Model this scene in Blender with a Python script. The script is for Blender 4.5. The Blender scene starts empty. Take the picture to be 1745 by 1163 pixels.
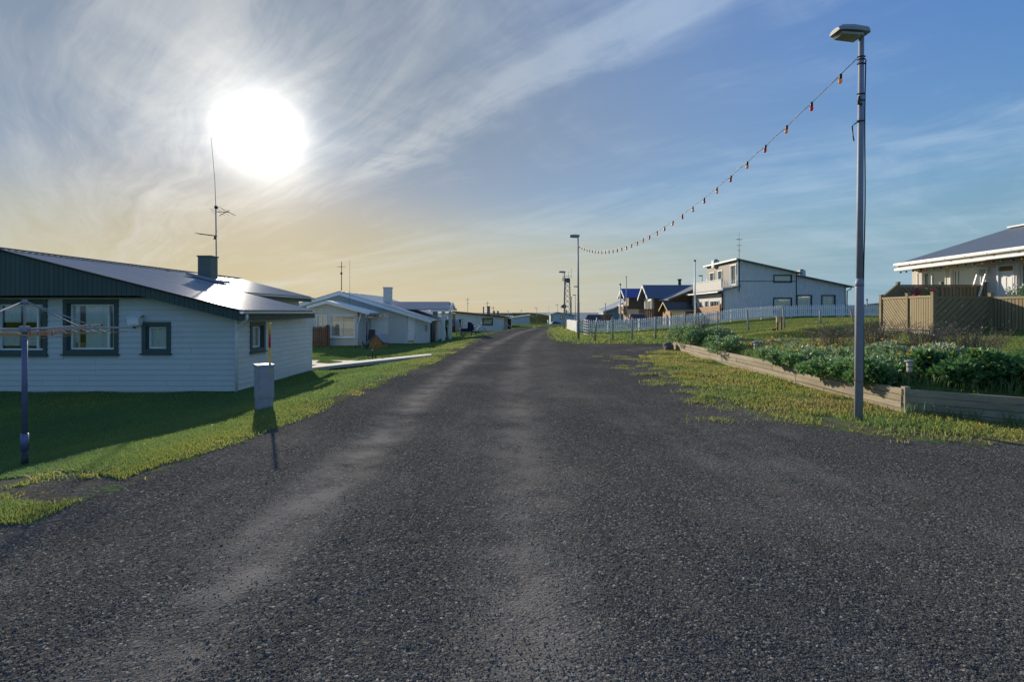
import bpy, math, random
import numpy as np
from mathutils import Vector, Matrix, noise as mnoise

random.seed(7)
rng = np.random.default_rng(7)
R = math.radians
scene = bpy.context.scene
col = scene.collection

# ------------------------------------------------------------------ camera
F = 872.5            # focal length in photograph pixels (18 mm on 36 mm, 1745 px wide)
CAMZ = 1.65
HOR = 533.0          # horizon row of the photograph
cam_d = bpy.data.cameras.new("camera")
cam = bpy.data.objects.new("camera", cam_d)
col.objects.link(cam)
cam.location = (0, 0, CAMZ)
cam.rotation_euler = (R(90), 0, 0)
cam_d.lens = 18
cam_d.sensor_width = 36
cam_d.shift_y = -(581.5 - HOR) / 1745.0
cam_d.clip_end = 60000
cam_d.clip_start = 0.05
scene.camera = cam

def at(px, py, Y):
    return Vector(((px - F) / F * Y, Y, CAMZ - (py - HOR) / F * Y))
def xat(px, Y): return (px - F) / F * Y
def zat(py, Y): return CAMZ - (py - HOR) / F * Y

# ------------------------------------------------------------------ light
SUN_AZ = R(-26.1)    # from +Y towards +X
SUN_EL = R(17.4)
sun_vec = Vector((math.sin(SUN_AZ) * math.cos(SUN_EL), math.cos(SUN_AZ) * math.cos(SUN_EL), math.sin(SUN_EL)))
sd_ = bpy.data.lights.new("sun", 'SUN')
sd_.energy = 4.2
sd_.angle = R(0.6)
sd_.color = (1.0, 0.87, 0.68)
sun = bpy.data.objects.new("sun", sd_)
col.objects.link(sun)
sun.rotation_euler = (-sun_vec).to_track_quat('-Z', 'Y').to_euler()

scene.view_settings.view_transform = 'Standard'
scene.view_settings.look = 'None'
scene.view_settings.exposure = 0.60
scene.view_settings.gamma = 1.0
scene.view_settings.use_curve_mapping = False

# ------------------------------------------------------------------ node helper
class NT:
    def __init__(self, tree):
        self.t = tree; tree.nodes.clear()
    def n(self, typ, ins=None, **props):
        nd = self.t.nodes.new(typ)
        for k, v in props.items(): setattr(nd, k, v)
        if ins:
            for k, v in ins.items():
                s = nd.inputs[k]
                if isinstance(v, bpy.types.NodeSocket): self.t.links.new(v, s)
                else: s.default_value = v
        return nd
    def m(self, op, a, b=None, c=None, clamp=False):
        nd = self.t.nodes.new('ShaderNodeMath'); nd.operation = op; nd.use_clamp = clamp
        for i, v in enumerate((a, b, c)):
            if v is None: continue
            if isinstance(v, bpy.types.NodeSocket): self.t.links.new(v, nd.inputs[i])
            else: nd.inputs[i].default_value = v
        return nd.outputs[0]
    def mix(self, f, a, b, blend='MIX'):
        nd = self.t.nodes.new('ShaderNodeMix'); nd.data_type = 'RGBA'; nd.blend_type = blend
        for s, v in ((nd.inputs[0], f), (nd.inputs[6], a), (nd.inputs[7], b)):
            if isinstance(v, bpy.types.NodeSocket): self.t.links.new(v, s)
            else: s.default_value = v if not isinstance(v, tuple) or len(v) == 4 else (*v, 1)
        return nd.outputs[2]
    def ramp(self, f, stops, interp='LINEAR'):
        nd = self.t.nodes.new('ShaderNodeValToRGB'); nd.color_ramp.interpolation = interp
        e = nd.color_ramp.elements
        while len(e) > 1: e.remove(e[-1])
        for i, (p, c) in enumerate(stops):
            q = e[0] if i == 0 else e.new(p)
            q.position = p
            if not isinstance(c, tuple): c = (c, c, c)
            q.color = (*c, 1)
        if isinstance(f, bpy.types.NodeSocket): self.t.links.new(f, nd.inputs[0])
        return nd.outputs[0]
    def mr(self, v, a, b, c=0.0, d=1.0, smooth=True):
        nd = self.t.nodes.new('ShaderNodeMapRange'); nd.clamp = True
        nd.interpolation_type = 'SMOOTHSTEP' if smooth else 'LINEAR'
        self.t.links.new(v, nd.inputs[0])
        for i, q in enumerate((a, b, c, d)): nd.inputs[i + 1].default_value = q
        return nd.outputs[0]
    def noise(self, vec, scale, detail=4, rough=0.55, dist=0.0):
        nd = self.n('ShaderNodeTexNoise', {'Scale': scale, 'Detail': detail, 'Roughness': rough, 'Distortion': dist})
        if vec is not None: self.t.links.new(vec, nd.inputs['Vector'])
        return nd.outputs['Fac']
    def link(self, a, b): self.t.links.new(a, b)

# ------------------------------------------------------------------ world: sky with thin cirrus
world = bpy.data.worlds.new("World")
scene.world = world
world.use_nodes = True
w = NT(world.node_tree)
sky = w.n('ShaderNodeTexSky', sky_type='NISHITA', sun_disc=False)
sky.sun_elevation = SUN_EL
sky.sun_rotation = SUN_AZ
sky.altitude = 0; sky.air_density = 1.0; sky.dust_density = 0.6; sky.ozone_density = 2.0
tc = w.n('ShaderNodeTexCoord')
sep = w.n('ShaderNodeSeparateXYZ', {0: tc.outputs['Generated']})
dx, dy, dz = sep.outputs
SKYK = 0.205
base = w.n('ShaderNodeVectorMath', {0: sky.outputs[0], 1: (SKYK, SKYK, SKYK)}, operation='MULTIPLY').outputs[0]
# photographic shoulder of the sky: x / (1 + k x)
lum = w.n('ShaderNodeRGBToBW', {0: base}).outputs[0]
sh = w.m('DIVIDE', 1.0, w.m('ADD', 1.0, w.m('MULTIPLY', lum, 2.3)))
base = w.n('ShaderNodeVectorMath', {0: base, 3: sh}, operation='SCALE').outputs[0]
lum2 = w.m('MULTIPLY', lum, sh)
sdot = w.n('ShaderNodeVectorMath', {0: tc.outputs['Generated'], 1: tuple(sun_vec)}, operation='DOT_PRODUCT').outputs['Value']
sdot = w.m('MAXIMUM', sdot, 0.0)
pc = w.mix(w.mr(sdot, .45, .93), (.62, .92, 1.16), (1.16, 1.07, .82))
pale = w.n('ShaderNodeVectorMath', {0: pc, 3: lum2}, operation='SCALE').outputs[0]
base = w.mix(w.mr(dz, .02, .24, .84, 0.0), base, pale)
hi = w.mix(w.mr(dz, .12, .5), (1, 1, 1), (.98, .95, 1.07))
base = w.mix(1.0, base, hi, 'MULTIPLY')
dim = w.m('MULTIPLY', w.m('POWER', sdot, 6.0), w.mr(dz, .05, .35, .10, .36))
base = w.n('ShaderNodeVectorMath', {0: base, 3: w.m('SUBTRACT', 1.0, dim)}, operation='SCALE').outputs[0]
cool = w.n('ShaderNodeVectorMath', {0: (.80, .97, 1.20), 3: w.n('ShaderNodeRGBToBW', {0: base}).outputs[0]}, operation='SCALE').outputs[0]
base = w.mix(w.m('MULTIPLY', w.m('POWER', sdot, 3.0), w.mr(dz, .14, .32)), base, cool)
hs = w.n('ShaderNodeHueSaturation', {'Saturation': 1.25, 'Value': 1.0, 'Color': base})
base = hs.outputs[0]
zz = w.m('ADD', w.m('MAXIMUM', dz, 0.0), 0.025)
cpx = w.m('DIVIDE', dx, zz); cpy = w.m('DIVIDE', dy, zz)
cu = w.m('SUBTRACT', w.m('MULTIPLY', cpx, 0.65), w.m('MULTIPLY', cpy, 0.76))
cv = w.m('ADD', w.m('MULTIPLY', cpx, 0.76), w.m('MULTIPLY', cpy, 0.65))
# swirl the band coordinate a little so that the streaks are not ruled lines
wv = w.n('ShaderNodeCombineXYZ', {0: w.m('MULTIPLY', cu, 0.55), 1: w.m('MULTIPLY', cv, 0.8), 2: 3.7}).outputs[0]
wob = w.m('MULTIPLY', w.m('SUBTRACT', w.noise(wv, 1.0, 3, 0.5), 0.5), 0.55)
cvw = w.m('ADD', cv, wob)
cmp = lambda q, k=5.0: w.m('DIVIDE', q, w.m('ADD', 1.0, w.m('DIVIDE', w.m('ABSOLUTE', q), k)))
cuc, cvc, cvo = cmp(cu), cmp(cvw), cmp(cv)
s1 = w.n('ShaderNodeCombineXYZ', {0: w.m('MULTIPLY', cuc, 1.0), 1: w.m('MULTIPLY', cvc, 3.4), 2: 0.0}).outputs[0]
n_st = w.noise(s1, 1.0, 10, 0.66, 0.8)
s3 = w.n('ShaderNodeCombineXYZ', {0: w.m('MULTIPLY', cuc, 2.6), 1: w.m('MULTIPLY', cvc, 10.0), 2: 5.0}).outputs[0]
n_fi = w.noise(s3, 1.0, 7, 0.6, 1.0)
s2 = w.n('ShaderNodeCombineXYZ', {0: w.m('MULTIPLY', cuc, 1.9), 1: w.m('MULTIPLY', cvo, 1.9), 2: 9.0}).outputs[0]
n_sw = w.noise(s2, 1.0, 8, 0.6, 1.2)
cvn = w.m('MULTIPLY_ADD', cvw, 1 / 12.0, 1 / 12.0)      # -1..11 -> 0..1
band = w.ramp(cvn, [(0.0, .30), (.06, .36), (.12, .47), (.17, .40), (.19, .38), (.203, .34), (.216, .30), (.232, .24), (.27, .20),
                    (.325, .20), (.345, .42), (.40, .50), (.48, .40), (.6, .42), (.8, .38), (1.0, .36)], 'EASE')
streak = w.ramp(cvn, [(.187, 0.), (.203, .60), (.211, .50), (.226, 0.)], 'EASE')
streak = w.m('MULTIPLY', w.m('MULTIPLY', streak, w.mr(cu, -3.7, -2.5)), w.m('ADD', w.m('MULTIPLY_ADD', n_sw, 1.5, -.45), w.m('MULTIPLY', n_fi, .9)))
band = w.m('ADD', band, streak)
dens = w.m('ADD', band, w.m('MULTIPLY', w.m('SUBTRACT', n_st, 0.5), 1.15))
dens = w.m('ADD', dens, w.m('MULTIPLY', w.m('SUBTRACT', n_sw, 0.5), 0.75))
dens = w.m('ADD', dens, w.m('MULTIPLY', w.m('SUBTRACT', n_fi, 0.5), 0.25))
dens = w.mr(dens, 0.16, 0.92)
near = w.m('POWER', sdot, 9.0)
ccol = w.mix(near, (.36, .45, .54), (.47, .45, .41))
skyc = w.mix(w.m('MULTIPLY', dens, 0.46), base, ccol)
g1 = w.m('MULTIPLY', w.m('POWER', sdot, 800.0), 1.5)
g1 = w.m('ADD', g1, w.m('MULTIPLY', w.m('POWER', sdot, 150.0), .30))
g2 = w.m('MULTIPLY', w.m('POWER', sdot, 45.0), w.m('MULTIPLY_ADD', dens, .20, .01))
glow = w.m('ADD', g1, g2)
gc = w.n('ShaderNodeVectorMath', {0: (1.0, .93, .80), 3: glow}, operation='SCALE').outputs[0]
skyc = w.n('ShaderNodeVectorMath', {0: skyc, 1: gc}, operation='ADD').outputs[0]
bg = w.n('ShaderNodeBackground', {'Color': skyc, 'Strength': 1.0})
wo = w.n('ShaderNodeOutputWorld', {'Surface': bg.outputs[0]})

# ------------------------------------------------------------------ materials
def new_mat(name):
    m = bpy.data.materials.new(name); m.use_nodes = True
    return m, NT(m.node_tree)
def out(t, sh): t.n('ShaderNodeOutputMaterial', {'Surface': sh})

MATS = {}
def mat(name, c, rough=.6, metal=0., var=.18, scale=4., bump=0., bscale=60., spec=.4, grain=None, emit=0):
    """plain weathered surface: base colour with blotches, fine speckle and slight roughness change"""
    if name in MATS: return MATS[name]
    m, t = new_mat(name)
    g = t.n('ShaderNodeNewGeometry').outputs['Position']
    vec = g
    if grain:       # stretched grain (wood) along an axis
        vec = t.n('ShaderNodeMapping', {0: g, 3: grain}).outputs[0]
    n1 = t.noise(vec, scale, 5, .6)
    n2 = t.noise(vec, scale * 9, 3, .6)
    f = t.m('MULTIPLY_ADD', t.m('ADD', t.m('MULTIPLY', n1, .65), t.m('MULTIPLY', n2, .35)), 2 * var * 1.6, 1 - var * 1.6)
    oi = t.n('ShaderNodeObjectInfo').outputs['Random']
    f = t.m('MULTIPLY', f, t.m('MULTIPLY_ADD', oi, var * .6, 1 - var * .3))
    cc = t.n('ShaderNodeVectorMath', {0: tuple(c), 3: f}, operation='SCALE').outputs[0]
    b = t.n('ShaderNodeBsdfPrincipled', {'Base Color': cc, 'Metallic': metal, 'Specular IOR Level': spec})
    t.link(t.m('MULTIPLY_ADD', n2, .25, max(rough - .12, .02), clamp=True), b.inputs['Roughness'])
    if bump:
        bn = t.noise(vec, bscale, 4, .6)
        bp = t.n('ShaderNodeBump', {'Strength': bump, 'Distance': .01, 'Height': bn})
        t.link(bp.outputs[0], b.inputs['Normal'])
    out(t, b.outputs[0])
    MATS[name] = m
    return m

WHITE = mat('white_painted_boards', (.56, .575, .55), .5, var=.10, scale=1.5, bump=.15, bscale=40)
WHITE2 = mat('white_trim_paint', (.78, .79, .78), .45, var=.06, scale=3)
CREAM = mat('cream_render', (.66, .62, .56), .8, var=.08, scale=2, bump=.2, bscale=90)
GREEN = mat('dark_green_paint', (.055, .085, .080), .5, var=.22, scale=3, bump=.2, bscale=50, grain=(1, 1, .2))
ROOFM = mat('galvanised_roof', (.23, .26, .31), .17, .0, var=.08, scale=1.2, spec=.10)
def satin_roof():
    m, t = new_mat('galvanised_satin_roof')
    P = t.n('ShaderNodeNewGeometry').outputs['Position']
    c = t.mix(t.noise(P, 1.1, 6, .65), (.19, .215, .25), (.30, .33, .37))
    n2 = t.noise(P, 25, 4, .6)
    d = t.n('ShaderNodeBsdfDiffuse', {'Color': c})
    g = t.n('ShaderNodeBsdfGlossy', {'Color': (.9, .93, 1, 1), 'Roughness': t.m('MULTIPLY_ADD', n2, .10, .13)})
    mx = t.n('ShaderNodeMixShader', {0: .055, 1: d.outputs[0], 2: g.outputs[0]})
    out(t, mx.outputs[0]); return m
ROOFM = satin_roof()
ROOFD = mat('slate_grey_steel_roof', (.12, .14, .17), .45, .2, var=.10, scale=1)
ROOFB = mat('blue_steel_roof', (.085, .11, .17), .45, .1, var=.10, scale=1)
ROOFBB = mat('bright_blue_steel_roof', (.05, .085, .30), .45, .1, var=.10, scale=1)
GALV = mat('galvanised_steel', (.29, .30, .35), .65, .05, var=.2, scale=8, bump=.05)
LAMPG = mat('lamp_grey_plastic', (.32, .34, .36), .5, var=.12, scale=6)
LENS = mat('lamp_lens', (.30, .33, .25), .25, var=.1, scale=9)
BLACK = mat('black_plastic', (.015, .015, .017), .5, var=.2)
DARK = mat('dark_paint', (.035, .037, .042), .5, var=.2)
BLUEP = mat('blue_painted_pole', (.13, .145, .27), .45, .2, var=.15, scale=8)
CHIM = mat('green_chimney_sheet', (.11, .135, .12), .55, .1, var=.15)
WOODG = mat('impregnated_pine', (.26, .205, .112), .75, var=.22, scale=3, bump=.3, bscale=40, grain=(1, 1, .25))
WOODH = mat('planter_board', (.30, .25, .175), .8, var=.5, scale=4, bump=.4, bscale=30, grain=(.35, .35, 2))
WOODP = mat('weathered_post', (.33, .31, .28), .85, var=.25, scale=5, bump=.4, bscale=40, grain=(1, 1, .2))
WOODB = mat('brown_stained_wood', (.145, .075, .038), .65, var=.25, scale=3, bump=.3, bscale=40)
WOODO = mat('orange_stained_wood', (.30, .155, .06), .65, var=.22, scale=3, bump=.2)
WOODD = mat('dark_brown_cladding', (.15, .10, .058), .7, var=.25, scale=2, bump=.2)
WOODY = mat('pale_new_wood', (.52, .40, .22), .7, var=.15, scale=3)  # pale wood; also carries the sunlight painted on one fence
CONC = mat('concrete', (.46, .44, .40), .9, var=.2, scale=2.5, bump=.4, bscale=70)
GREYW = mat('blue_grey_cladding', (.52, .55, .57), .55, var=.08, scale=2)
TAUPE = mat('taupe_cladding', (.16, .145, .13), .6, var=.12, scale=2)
SCREEN = mat('light_grey_cladding', (.50, .50, .48), .6, var=.08, scale=2)
STONE = mat('lichen_stone', (.17, .16, .145), .95, var=.45, scale=9, bump=.9, bscale=35)
CABM = mat('grey_cabinet_polyester', (.33, .33, .37), .6, var=.3, scale=7)
YEL = mat('yellow_marker_paint', (.75, .42, .02), .45, var=.1)
RED = mat('red_marker_paint', (.55, .03, .02), .45, var=.1)
ROPE = mat('tan_rope', (.42, .26, .14), .8, var=.3, scale=30)
NAVY = mat('navy_fabric', (.015, .018, .055), .8, var=.2)
INNER = mat('room_interior', (.10, .09, .08), .9, var=.2)
CURT = mat('white_curtain', (.85, .85, .83), .9, var=.05)
CURTO = mat('ochre_curtain', (.45, .26, .09), .9, var=.1)
BLIND = mat('pale_blind', (.74, .76, .68), .8, var=.06)  # window blinds; on the two-storey house also painted pale reflection

def glass():
    m, t = new_mat('window_glass')
    fr = t.n('ShaderNodeFresnel', {'IOR': 1.5}).outputs[0]
    fr = t.m('MULTIPLY_ADD', fr, 1.3, .05, clamp=True)
    tr = t.n('ShaderNodeBsdfTransparent', {0: (.82, .87, .85, 1)})
    gl = t.n('ShaderNodeBsdfGlossy', {'Roughness': .03, 'Color': (.95, .97, 1, 1)})
    mx = t.n('ShaderNodeMixShader', {0: fr, 1: tr.outputs[0], 2: gl.outputs[0]})
    out(t, mx.outputs[0]); return m
GLASS = glass()
def translucent(name, c, c2=None, trans=.45, attr=None, rough=.55):
    m, t = new_mat(name)
    g = t.n('ShaderNodeNewGeometry').outputs['Position']
    if attr:
        a = t.n('ShaderNodeAttribute', attribute_name=attr)
        cc = t.ramp(a.outputs['Fac'], c)
    else:
        cc = t.mix(t.noise(g, 6, 3), c, c2 or c)
    b = t.n('ShaderNodeBsdfPrincipled', {'Base Color': cc, 'Roughness': rough, 'Specular IOR Level': .25})
    tl = t.n('ShaderNodeBsdfTranslucent', {'Color': cc})
    mx = t.n('ShaderNodeMixShader', {0: trans, 1: b.outputs[0], 2: tl.outputs[0]})
    out(t, mx.outputs[0]); MATS[name] = m; return m
# tint 0..1: deep green, fresh green, yellow green, straw, earth brown
LAWN = translucent('grass_blades', [(0, (.10, .185, .085)), (.35, (.165, .255, .085)), (.6, (.27, .31, .07)), (.8, (.39, .34, .12)), (1, (.34, .24, .13))], attr='tint', trans=.5)
LEAF = translucent('leaf_blades', [(0, (.045, .125, .055)), (.35, (.12, .25, .075)), (.6, (.22, .33, .16)), (.8, (.36, .43, .28)), (1, (.17, .115, .09))], attr='tint', trans=.38, rough=.42)
PETAL = translucent('petals', [(0, (.75, .42, .02)), (.5, (.72, .25, .02)), (.75, (.6, .04, .12)), (1, (.8, .8, .76))], attr='tint', trans=.4)
BULBS = {}
for nm, c in (('red', (.75, .03, .04)), ('yellow', (.85, .45, .02)), ('green', (.03, .45, .18)), ('blue', (.04, .09, .55))):
    m, t = new_mat(nm + '_bulb_glass')
    b = t.n('ShaderNodeBsdfPrincipled', {'Base Color': (*c, 1), 'Roughness': .25})
    tl = t.n('ShaderNodeBsdfTranslucent', {'Color': (*c, 1)})
    mx = t.n('ShaderNodeMixShader', {0: .5, 1: b.outputs[0], 2: tl.outputs[0]})
    out(t, mx.outputs[0]); BULBS[nm] = m

# ------------------------------------------------------------------ mesh builder
class MB:
    def __init__(s): s.v = []; s.f = []
    def add(s, vs, fs):
        o = len(s.v); s.v += [tuple(p) for p in vs]; s.f += [tuple(i + o for i in q) for q in fs]; return s
    def box(s, x0, x1, y0, y1, z0, z1):
        return s.add([(x0, y0, z0), (x1, y0, z0), (x1, y1, z0), (x0, y1, z0), (x0, y0, z1), (x1, y0, z1), (x1, y1, z1), (x0, y1, z1)],
                     [(0, 3, 2, 1), (4, 5, 6, 7), (0, 1, 5, 4), (1, 2, 6, 5), (2, 3, 7, 6), (3, 0, 4, 7)])
    def bar(s, a, b, wd, dp, up=(0, 0, 1)):
        a = Vector(a); b = Vector(b); d = (b - a).normalized(); up = Vector(up)
        if abs(d.dot(up)) > .98: up = Vector((0, 1, 0))
        x = d.cross(up).normalized(); y = x.cross(d).normalized()
        x *= wd / 2; y *= dp / 2
        vs = [p + sx * x + sy * y for p in (a, b) for sx, sy in ((-1, -1), (1, -1), (1, 1), (-1, 1))]
        return s.add(vs, [(0, 1, 2, 3), (7, 6, 5, 4), (0, 4, 5, 1), (1, 5, 6, 2), (2, 6, 7, 3), (3, 7, 4, 0)])
    def prism(s, poly, ext):
        n = len(poly); ext = Vector(ext)
        vs = [Vector(p) for p in poly] + [Vector(p) + ext for p in poly]
        fs = [tuple(range(n)), tuple(range(2 * n - 1, n - 1, -1))] + [(i, n + i, n + (i + 1) % n, (i + 1) % n) for i in range(n)]
        return s.add(vs, fs)
    def tube(s, pts, r, n=8, cap=True):
        pts = [Vector(p) for p in pts]; rs = r if isinstance(r, (list, tuple)) else [r] * len(pts)
        o = len(s.v); ref = Vector((0.13, .31, .94)).normalized()
        for i, p in enumerate(pts):
            d = (pts[min(i + 1, len(pts) - 1)] - pts[max(i - 1, 0)]).normalized()
            rf = ref if abs(d.dot(ref)) < .95 else Vector((1, 0, 0))
            x = d.cross(rf).normalized(); y = d.cross(x)
            for k in range(n):
                a = 2 * math.pi * k / n
                s.v.append(tuple(p + rs[i] * (math.cos(a) * x + math.sin(a) * y)))
        for i in range(len(pts) - 1):
            for k in range(n):
                k2 = (k + 1) % n
                s.f.append((o + i * n + k, o + i * n + k2, o + (i + 1) * n + k2, o + (i + 1) * n + k))
        if cap:
            s.f.append(tuple(o + k for k in range(n - 1, -1, -1)))
            e = o + (len(pts) - 1) * n
            s.f.append(tuple(e + k for k in range(n)))
        return s
    def lathe(s, c, prof, n=12, sx=1., sy=1.):
        c = Vector(c); return s.tube_profile([(c + Vector((0, 0, z)), r) for r, z in prof], n, sx, sy)
    def tube_profile(s, pr, n, sx, sy):
        o = len(s.v)
        for p, r in pr:
            for k in range(n):
                a = 2 * math.pi * k / n
                s.v.append((p.x + sx * r * math.cos(a), p.y + sy * r * math.sin(a), p.z))
        for i in range(len(pr) - 1):
            for k in range(n):
                k2 = (k + 1) % n
                s.f.append((o + i * n + k, o + i * n + k2, o + (i + 1) * n + k2, o + (i + 1) * n + k))
        s.f.append(tuple(o + k for k in range(n - 1, -1, -1)))
        e = o + (len(pr) - 1) * n
        s.f.append(tuple(e + k for k in range(n)))
        return s
    def ball(s, c, r, n=10, m=6):
        r = (r, r, r) if not isinstance(r, (tuple, list)) else r
        pr = [(math.sin(math.pi * i / m), -math.cos(math.pi * i / m)) for i in range(m + 1)]
        pr[0] = (.02, -1); pr[-1] = (.02, 1)
        o = len(s.v); s.lathe((0, 0, 0), pr, n)
        for i in range(o, len(s.v)):
            x, y, z = s.v[i]; s.v[i] = (c[0] + x * r[0], c[1] + y * r[1], c[2] + z * r[2])
        return s
    def slab(s, a, b, c, d, th):
        """four roof corners, thickness downwards"""
        return s.prism([a, b, c, d], (0, 0, -th))
    def corr(s, a, b, c, d, nr, amp, per=8, th=.02):
        """corrugated sheet a-b = one eave edge, d-c = opposite; ribs run from ab to dc"""
        a, b, c, d = map(Vector, (a, b, c, d))
        nrm = (b - a).cross(d - a).normalized()
        if nrm.z < 0: nrm = -nrm
        if abs(nrm.z) < .05 and nrm.y > .05: nrm = -nrm
        K = nr * per; o = len(s.v)
        for i in range(K + 1):
            t = i / K; h = amp * math.cos(2 * math.pi * i / per)
            h = amp * max(-.6, min(.6, h / amp * 1.3)) if amp else 0
            s.v.append(tuple(a.lerp(b, t) + nrm * h)); s.v.append(tuple(d.lerp(c, t) + nrm * h))
        for i in range(K):
            s.f.append((o + 2 * i, o + 2 * i + 2, o + 2 * i + 3, o + 2 * i + 1))
        return s
    def mesh(s, name, mat, off=(0, 0, 0), smooth=False):
        me = bpy.data.meshes.new(name)
        me.from_pydata([(x - off[0], y - off[1], z - off[2]) for x, y, z in s.v], [], s.f)
        if mat: me.materials.append(mat)
        if smooth: me.polygons.foreach_set('use_smooth', [True] * len(me.polygons))
        me.update(); return me
    def build(s, name, mat, parent=None, smooth=False, label=None):
        off = ORG.get(parent.as_pointer(), Vector((0, 0, 0))) if parent else Vector((0, 0, 0))
        ob = bpy.data.objects.new(name, s.mesh(name, mat, off, smooth))
        col.objects.link(ob)
        if parent:
            ob.parent = parent; ORG[ob.as_pointer()] = off
        if label: ob['label'] = label
        return ob
ORG = {}
def thing(name, label, cat, loc=(0, 0, 0), group=None):
    o = bpy.data.objects.new(name, None); col.objects.link(o)
    o.location = loc; o['label'] = label; o['category'] = cat
    o.empty_display_size = .2
    if group: o['group'] = group
    ORG[o.as_pointer()] = Vector(loc); return o
def tag(o, label, cat, group=None, kind=None):
    o['label'] = label; o['category'] = cat
    if group: o['group'] = group
    if kind: o['kind'] = kind
    return o
def struct(o): o['kind'] = 'structure'; return o
def inst(name, me, parent, loc, rot=(0, 0, 0), scl=(1, 1, 1)):
    """an object sharing mesh data, placed at a world location"""
    o = bpy.data.objects.new(name, me); col.objects.link(o)
    off = ORG.get(parent.as_pointer(), Vector((0, 0, 0))) if parent else Vector((0, 0, 0))
    o.location = Vector(loc) - off; o.rotation_euler = rot; o.scale = scl
    if parent: o.parent = parent; ORG[o.as_pointer()] = Vector(loc)
    return o
def np_mesh(name, verts, faces, mat, tint=None, smooth=False):
    """big mesh from arrays; faces (m,k)"""
    me = bpy.data.meshes.new(name)
    verts = np.asarray(verts, np.float32); faces = np.asarray(faces, np.int32)
    m, k = faces.shape
    me.vertices.add(len(verts)); me.vertices.foreach_set('co', verts.ravel())
    me.loops.add(m * k); me.loops.foreach_set('vertex_index', faces.ravel())
    me.polygons.add(m)
    me.polygons.foreach_set('loop_start', np.arange(0, m * k, k, dtype=np.int32))
    if smooth: me.polygons.foreach_set('use_smooth', np.ones(m, bool))
    if tint is not None:
        a = me.attributes.new('tint', 'FLOAT', 'POINT'); a.data.foreach_set('value', np.asarray(tint, np.float32))
    me.materials.append(mat); me.update(calc_edges=True)
    o = bpy.data.objects.new(name, me); col.objects.link(o); return o

# ------------------------------------------------------------------ terrain
def sstep(t):
    t = np.clip(t, 0, 1); return t * t * (3 - 2 * t)
XL_Y = [-40, 0, 4, 6, 8.6, 16.5, 30.6, 39, 47.3, 55, 64, 75]
XL_X = [-4.6, -4.6, -3.95, -3.6, -3.3, -2.6, -2.0, -1.7, -.66, 1.5, 4.6, 9]
def road_left(y): return np.interp(y, XL_Y, XL_X)
# outline of the whole gravel area (main road, side road mouth, drive at the right)
ROADP = np.array([(-4.6, -30), (-4.6, 0), (-3.95, 4), (-3.6, 6), (-3.3, 8.6), (-2.6, 16.5), (-2.0, 30.6), (-1.7, 39), (-.66, 47.3), (1.5, 55), (4.6, 63), (8, 66.5), (18, 68.5), (30, 69),
                  (30, 65), (16, 63.5), (8, 61), (5.0, 56), (3.9, 51), (3.0, 39), (2.66, 32.7), (3.0, 28.8), (3.6, 27.4), (6, 26.7), (9, 26.5), (24, 27.2),
                  (24, 22.8), (9, 22.2), (6.6, 21.9), (5.4, 20.8), (4.5, 16), (3.95, 12), (3.9, 9.4), (4.2, 7.8), (4.9, 6.8), (6.1, 6.15), (8, 5.7), (14, 4.6), (30, 3.5), (30, -30)])
def sdist(x, y):
    """signed distance to the gravel outline, negative inside"""
    x = np.asarray(x, float); y = np.asarray(y, float)
    d = np.full(x.shape, 1e9); ins = np.zeros(x.shape, bool)
    n = len(ROADP)
    for i in range(n):
        ax, ay = ROADP[i]; bx, by = ROADP[(i + 1) % n]
        ex, ey = bx - ax, by - ay
        t = np.clip(((x - ax) * ex + (y - ay) * ey) / (ex * ex + ey * ey), 0, 1)
        d = np.minimum(d, np.hypot(x - ax - t * ex, y - ay - t * ey))
        c = ((ay > y) != (by > y))
        with np.errstate(divide='ignore', invalid='ignore'):
            xi = (bx - ax) * (y - ay) / ((by - ay) if by != ay else 1e-9) + ax
        ins ^= c & (x < xi)
    return np.where(ins, -d, d)
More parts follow.
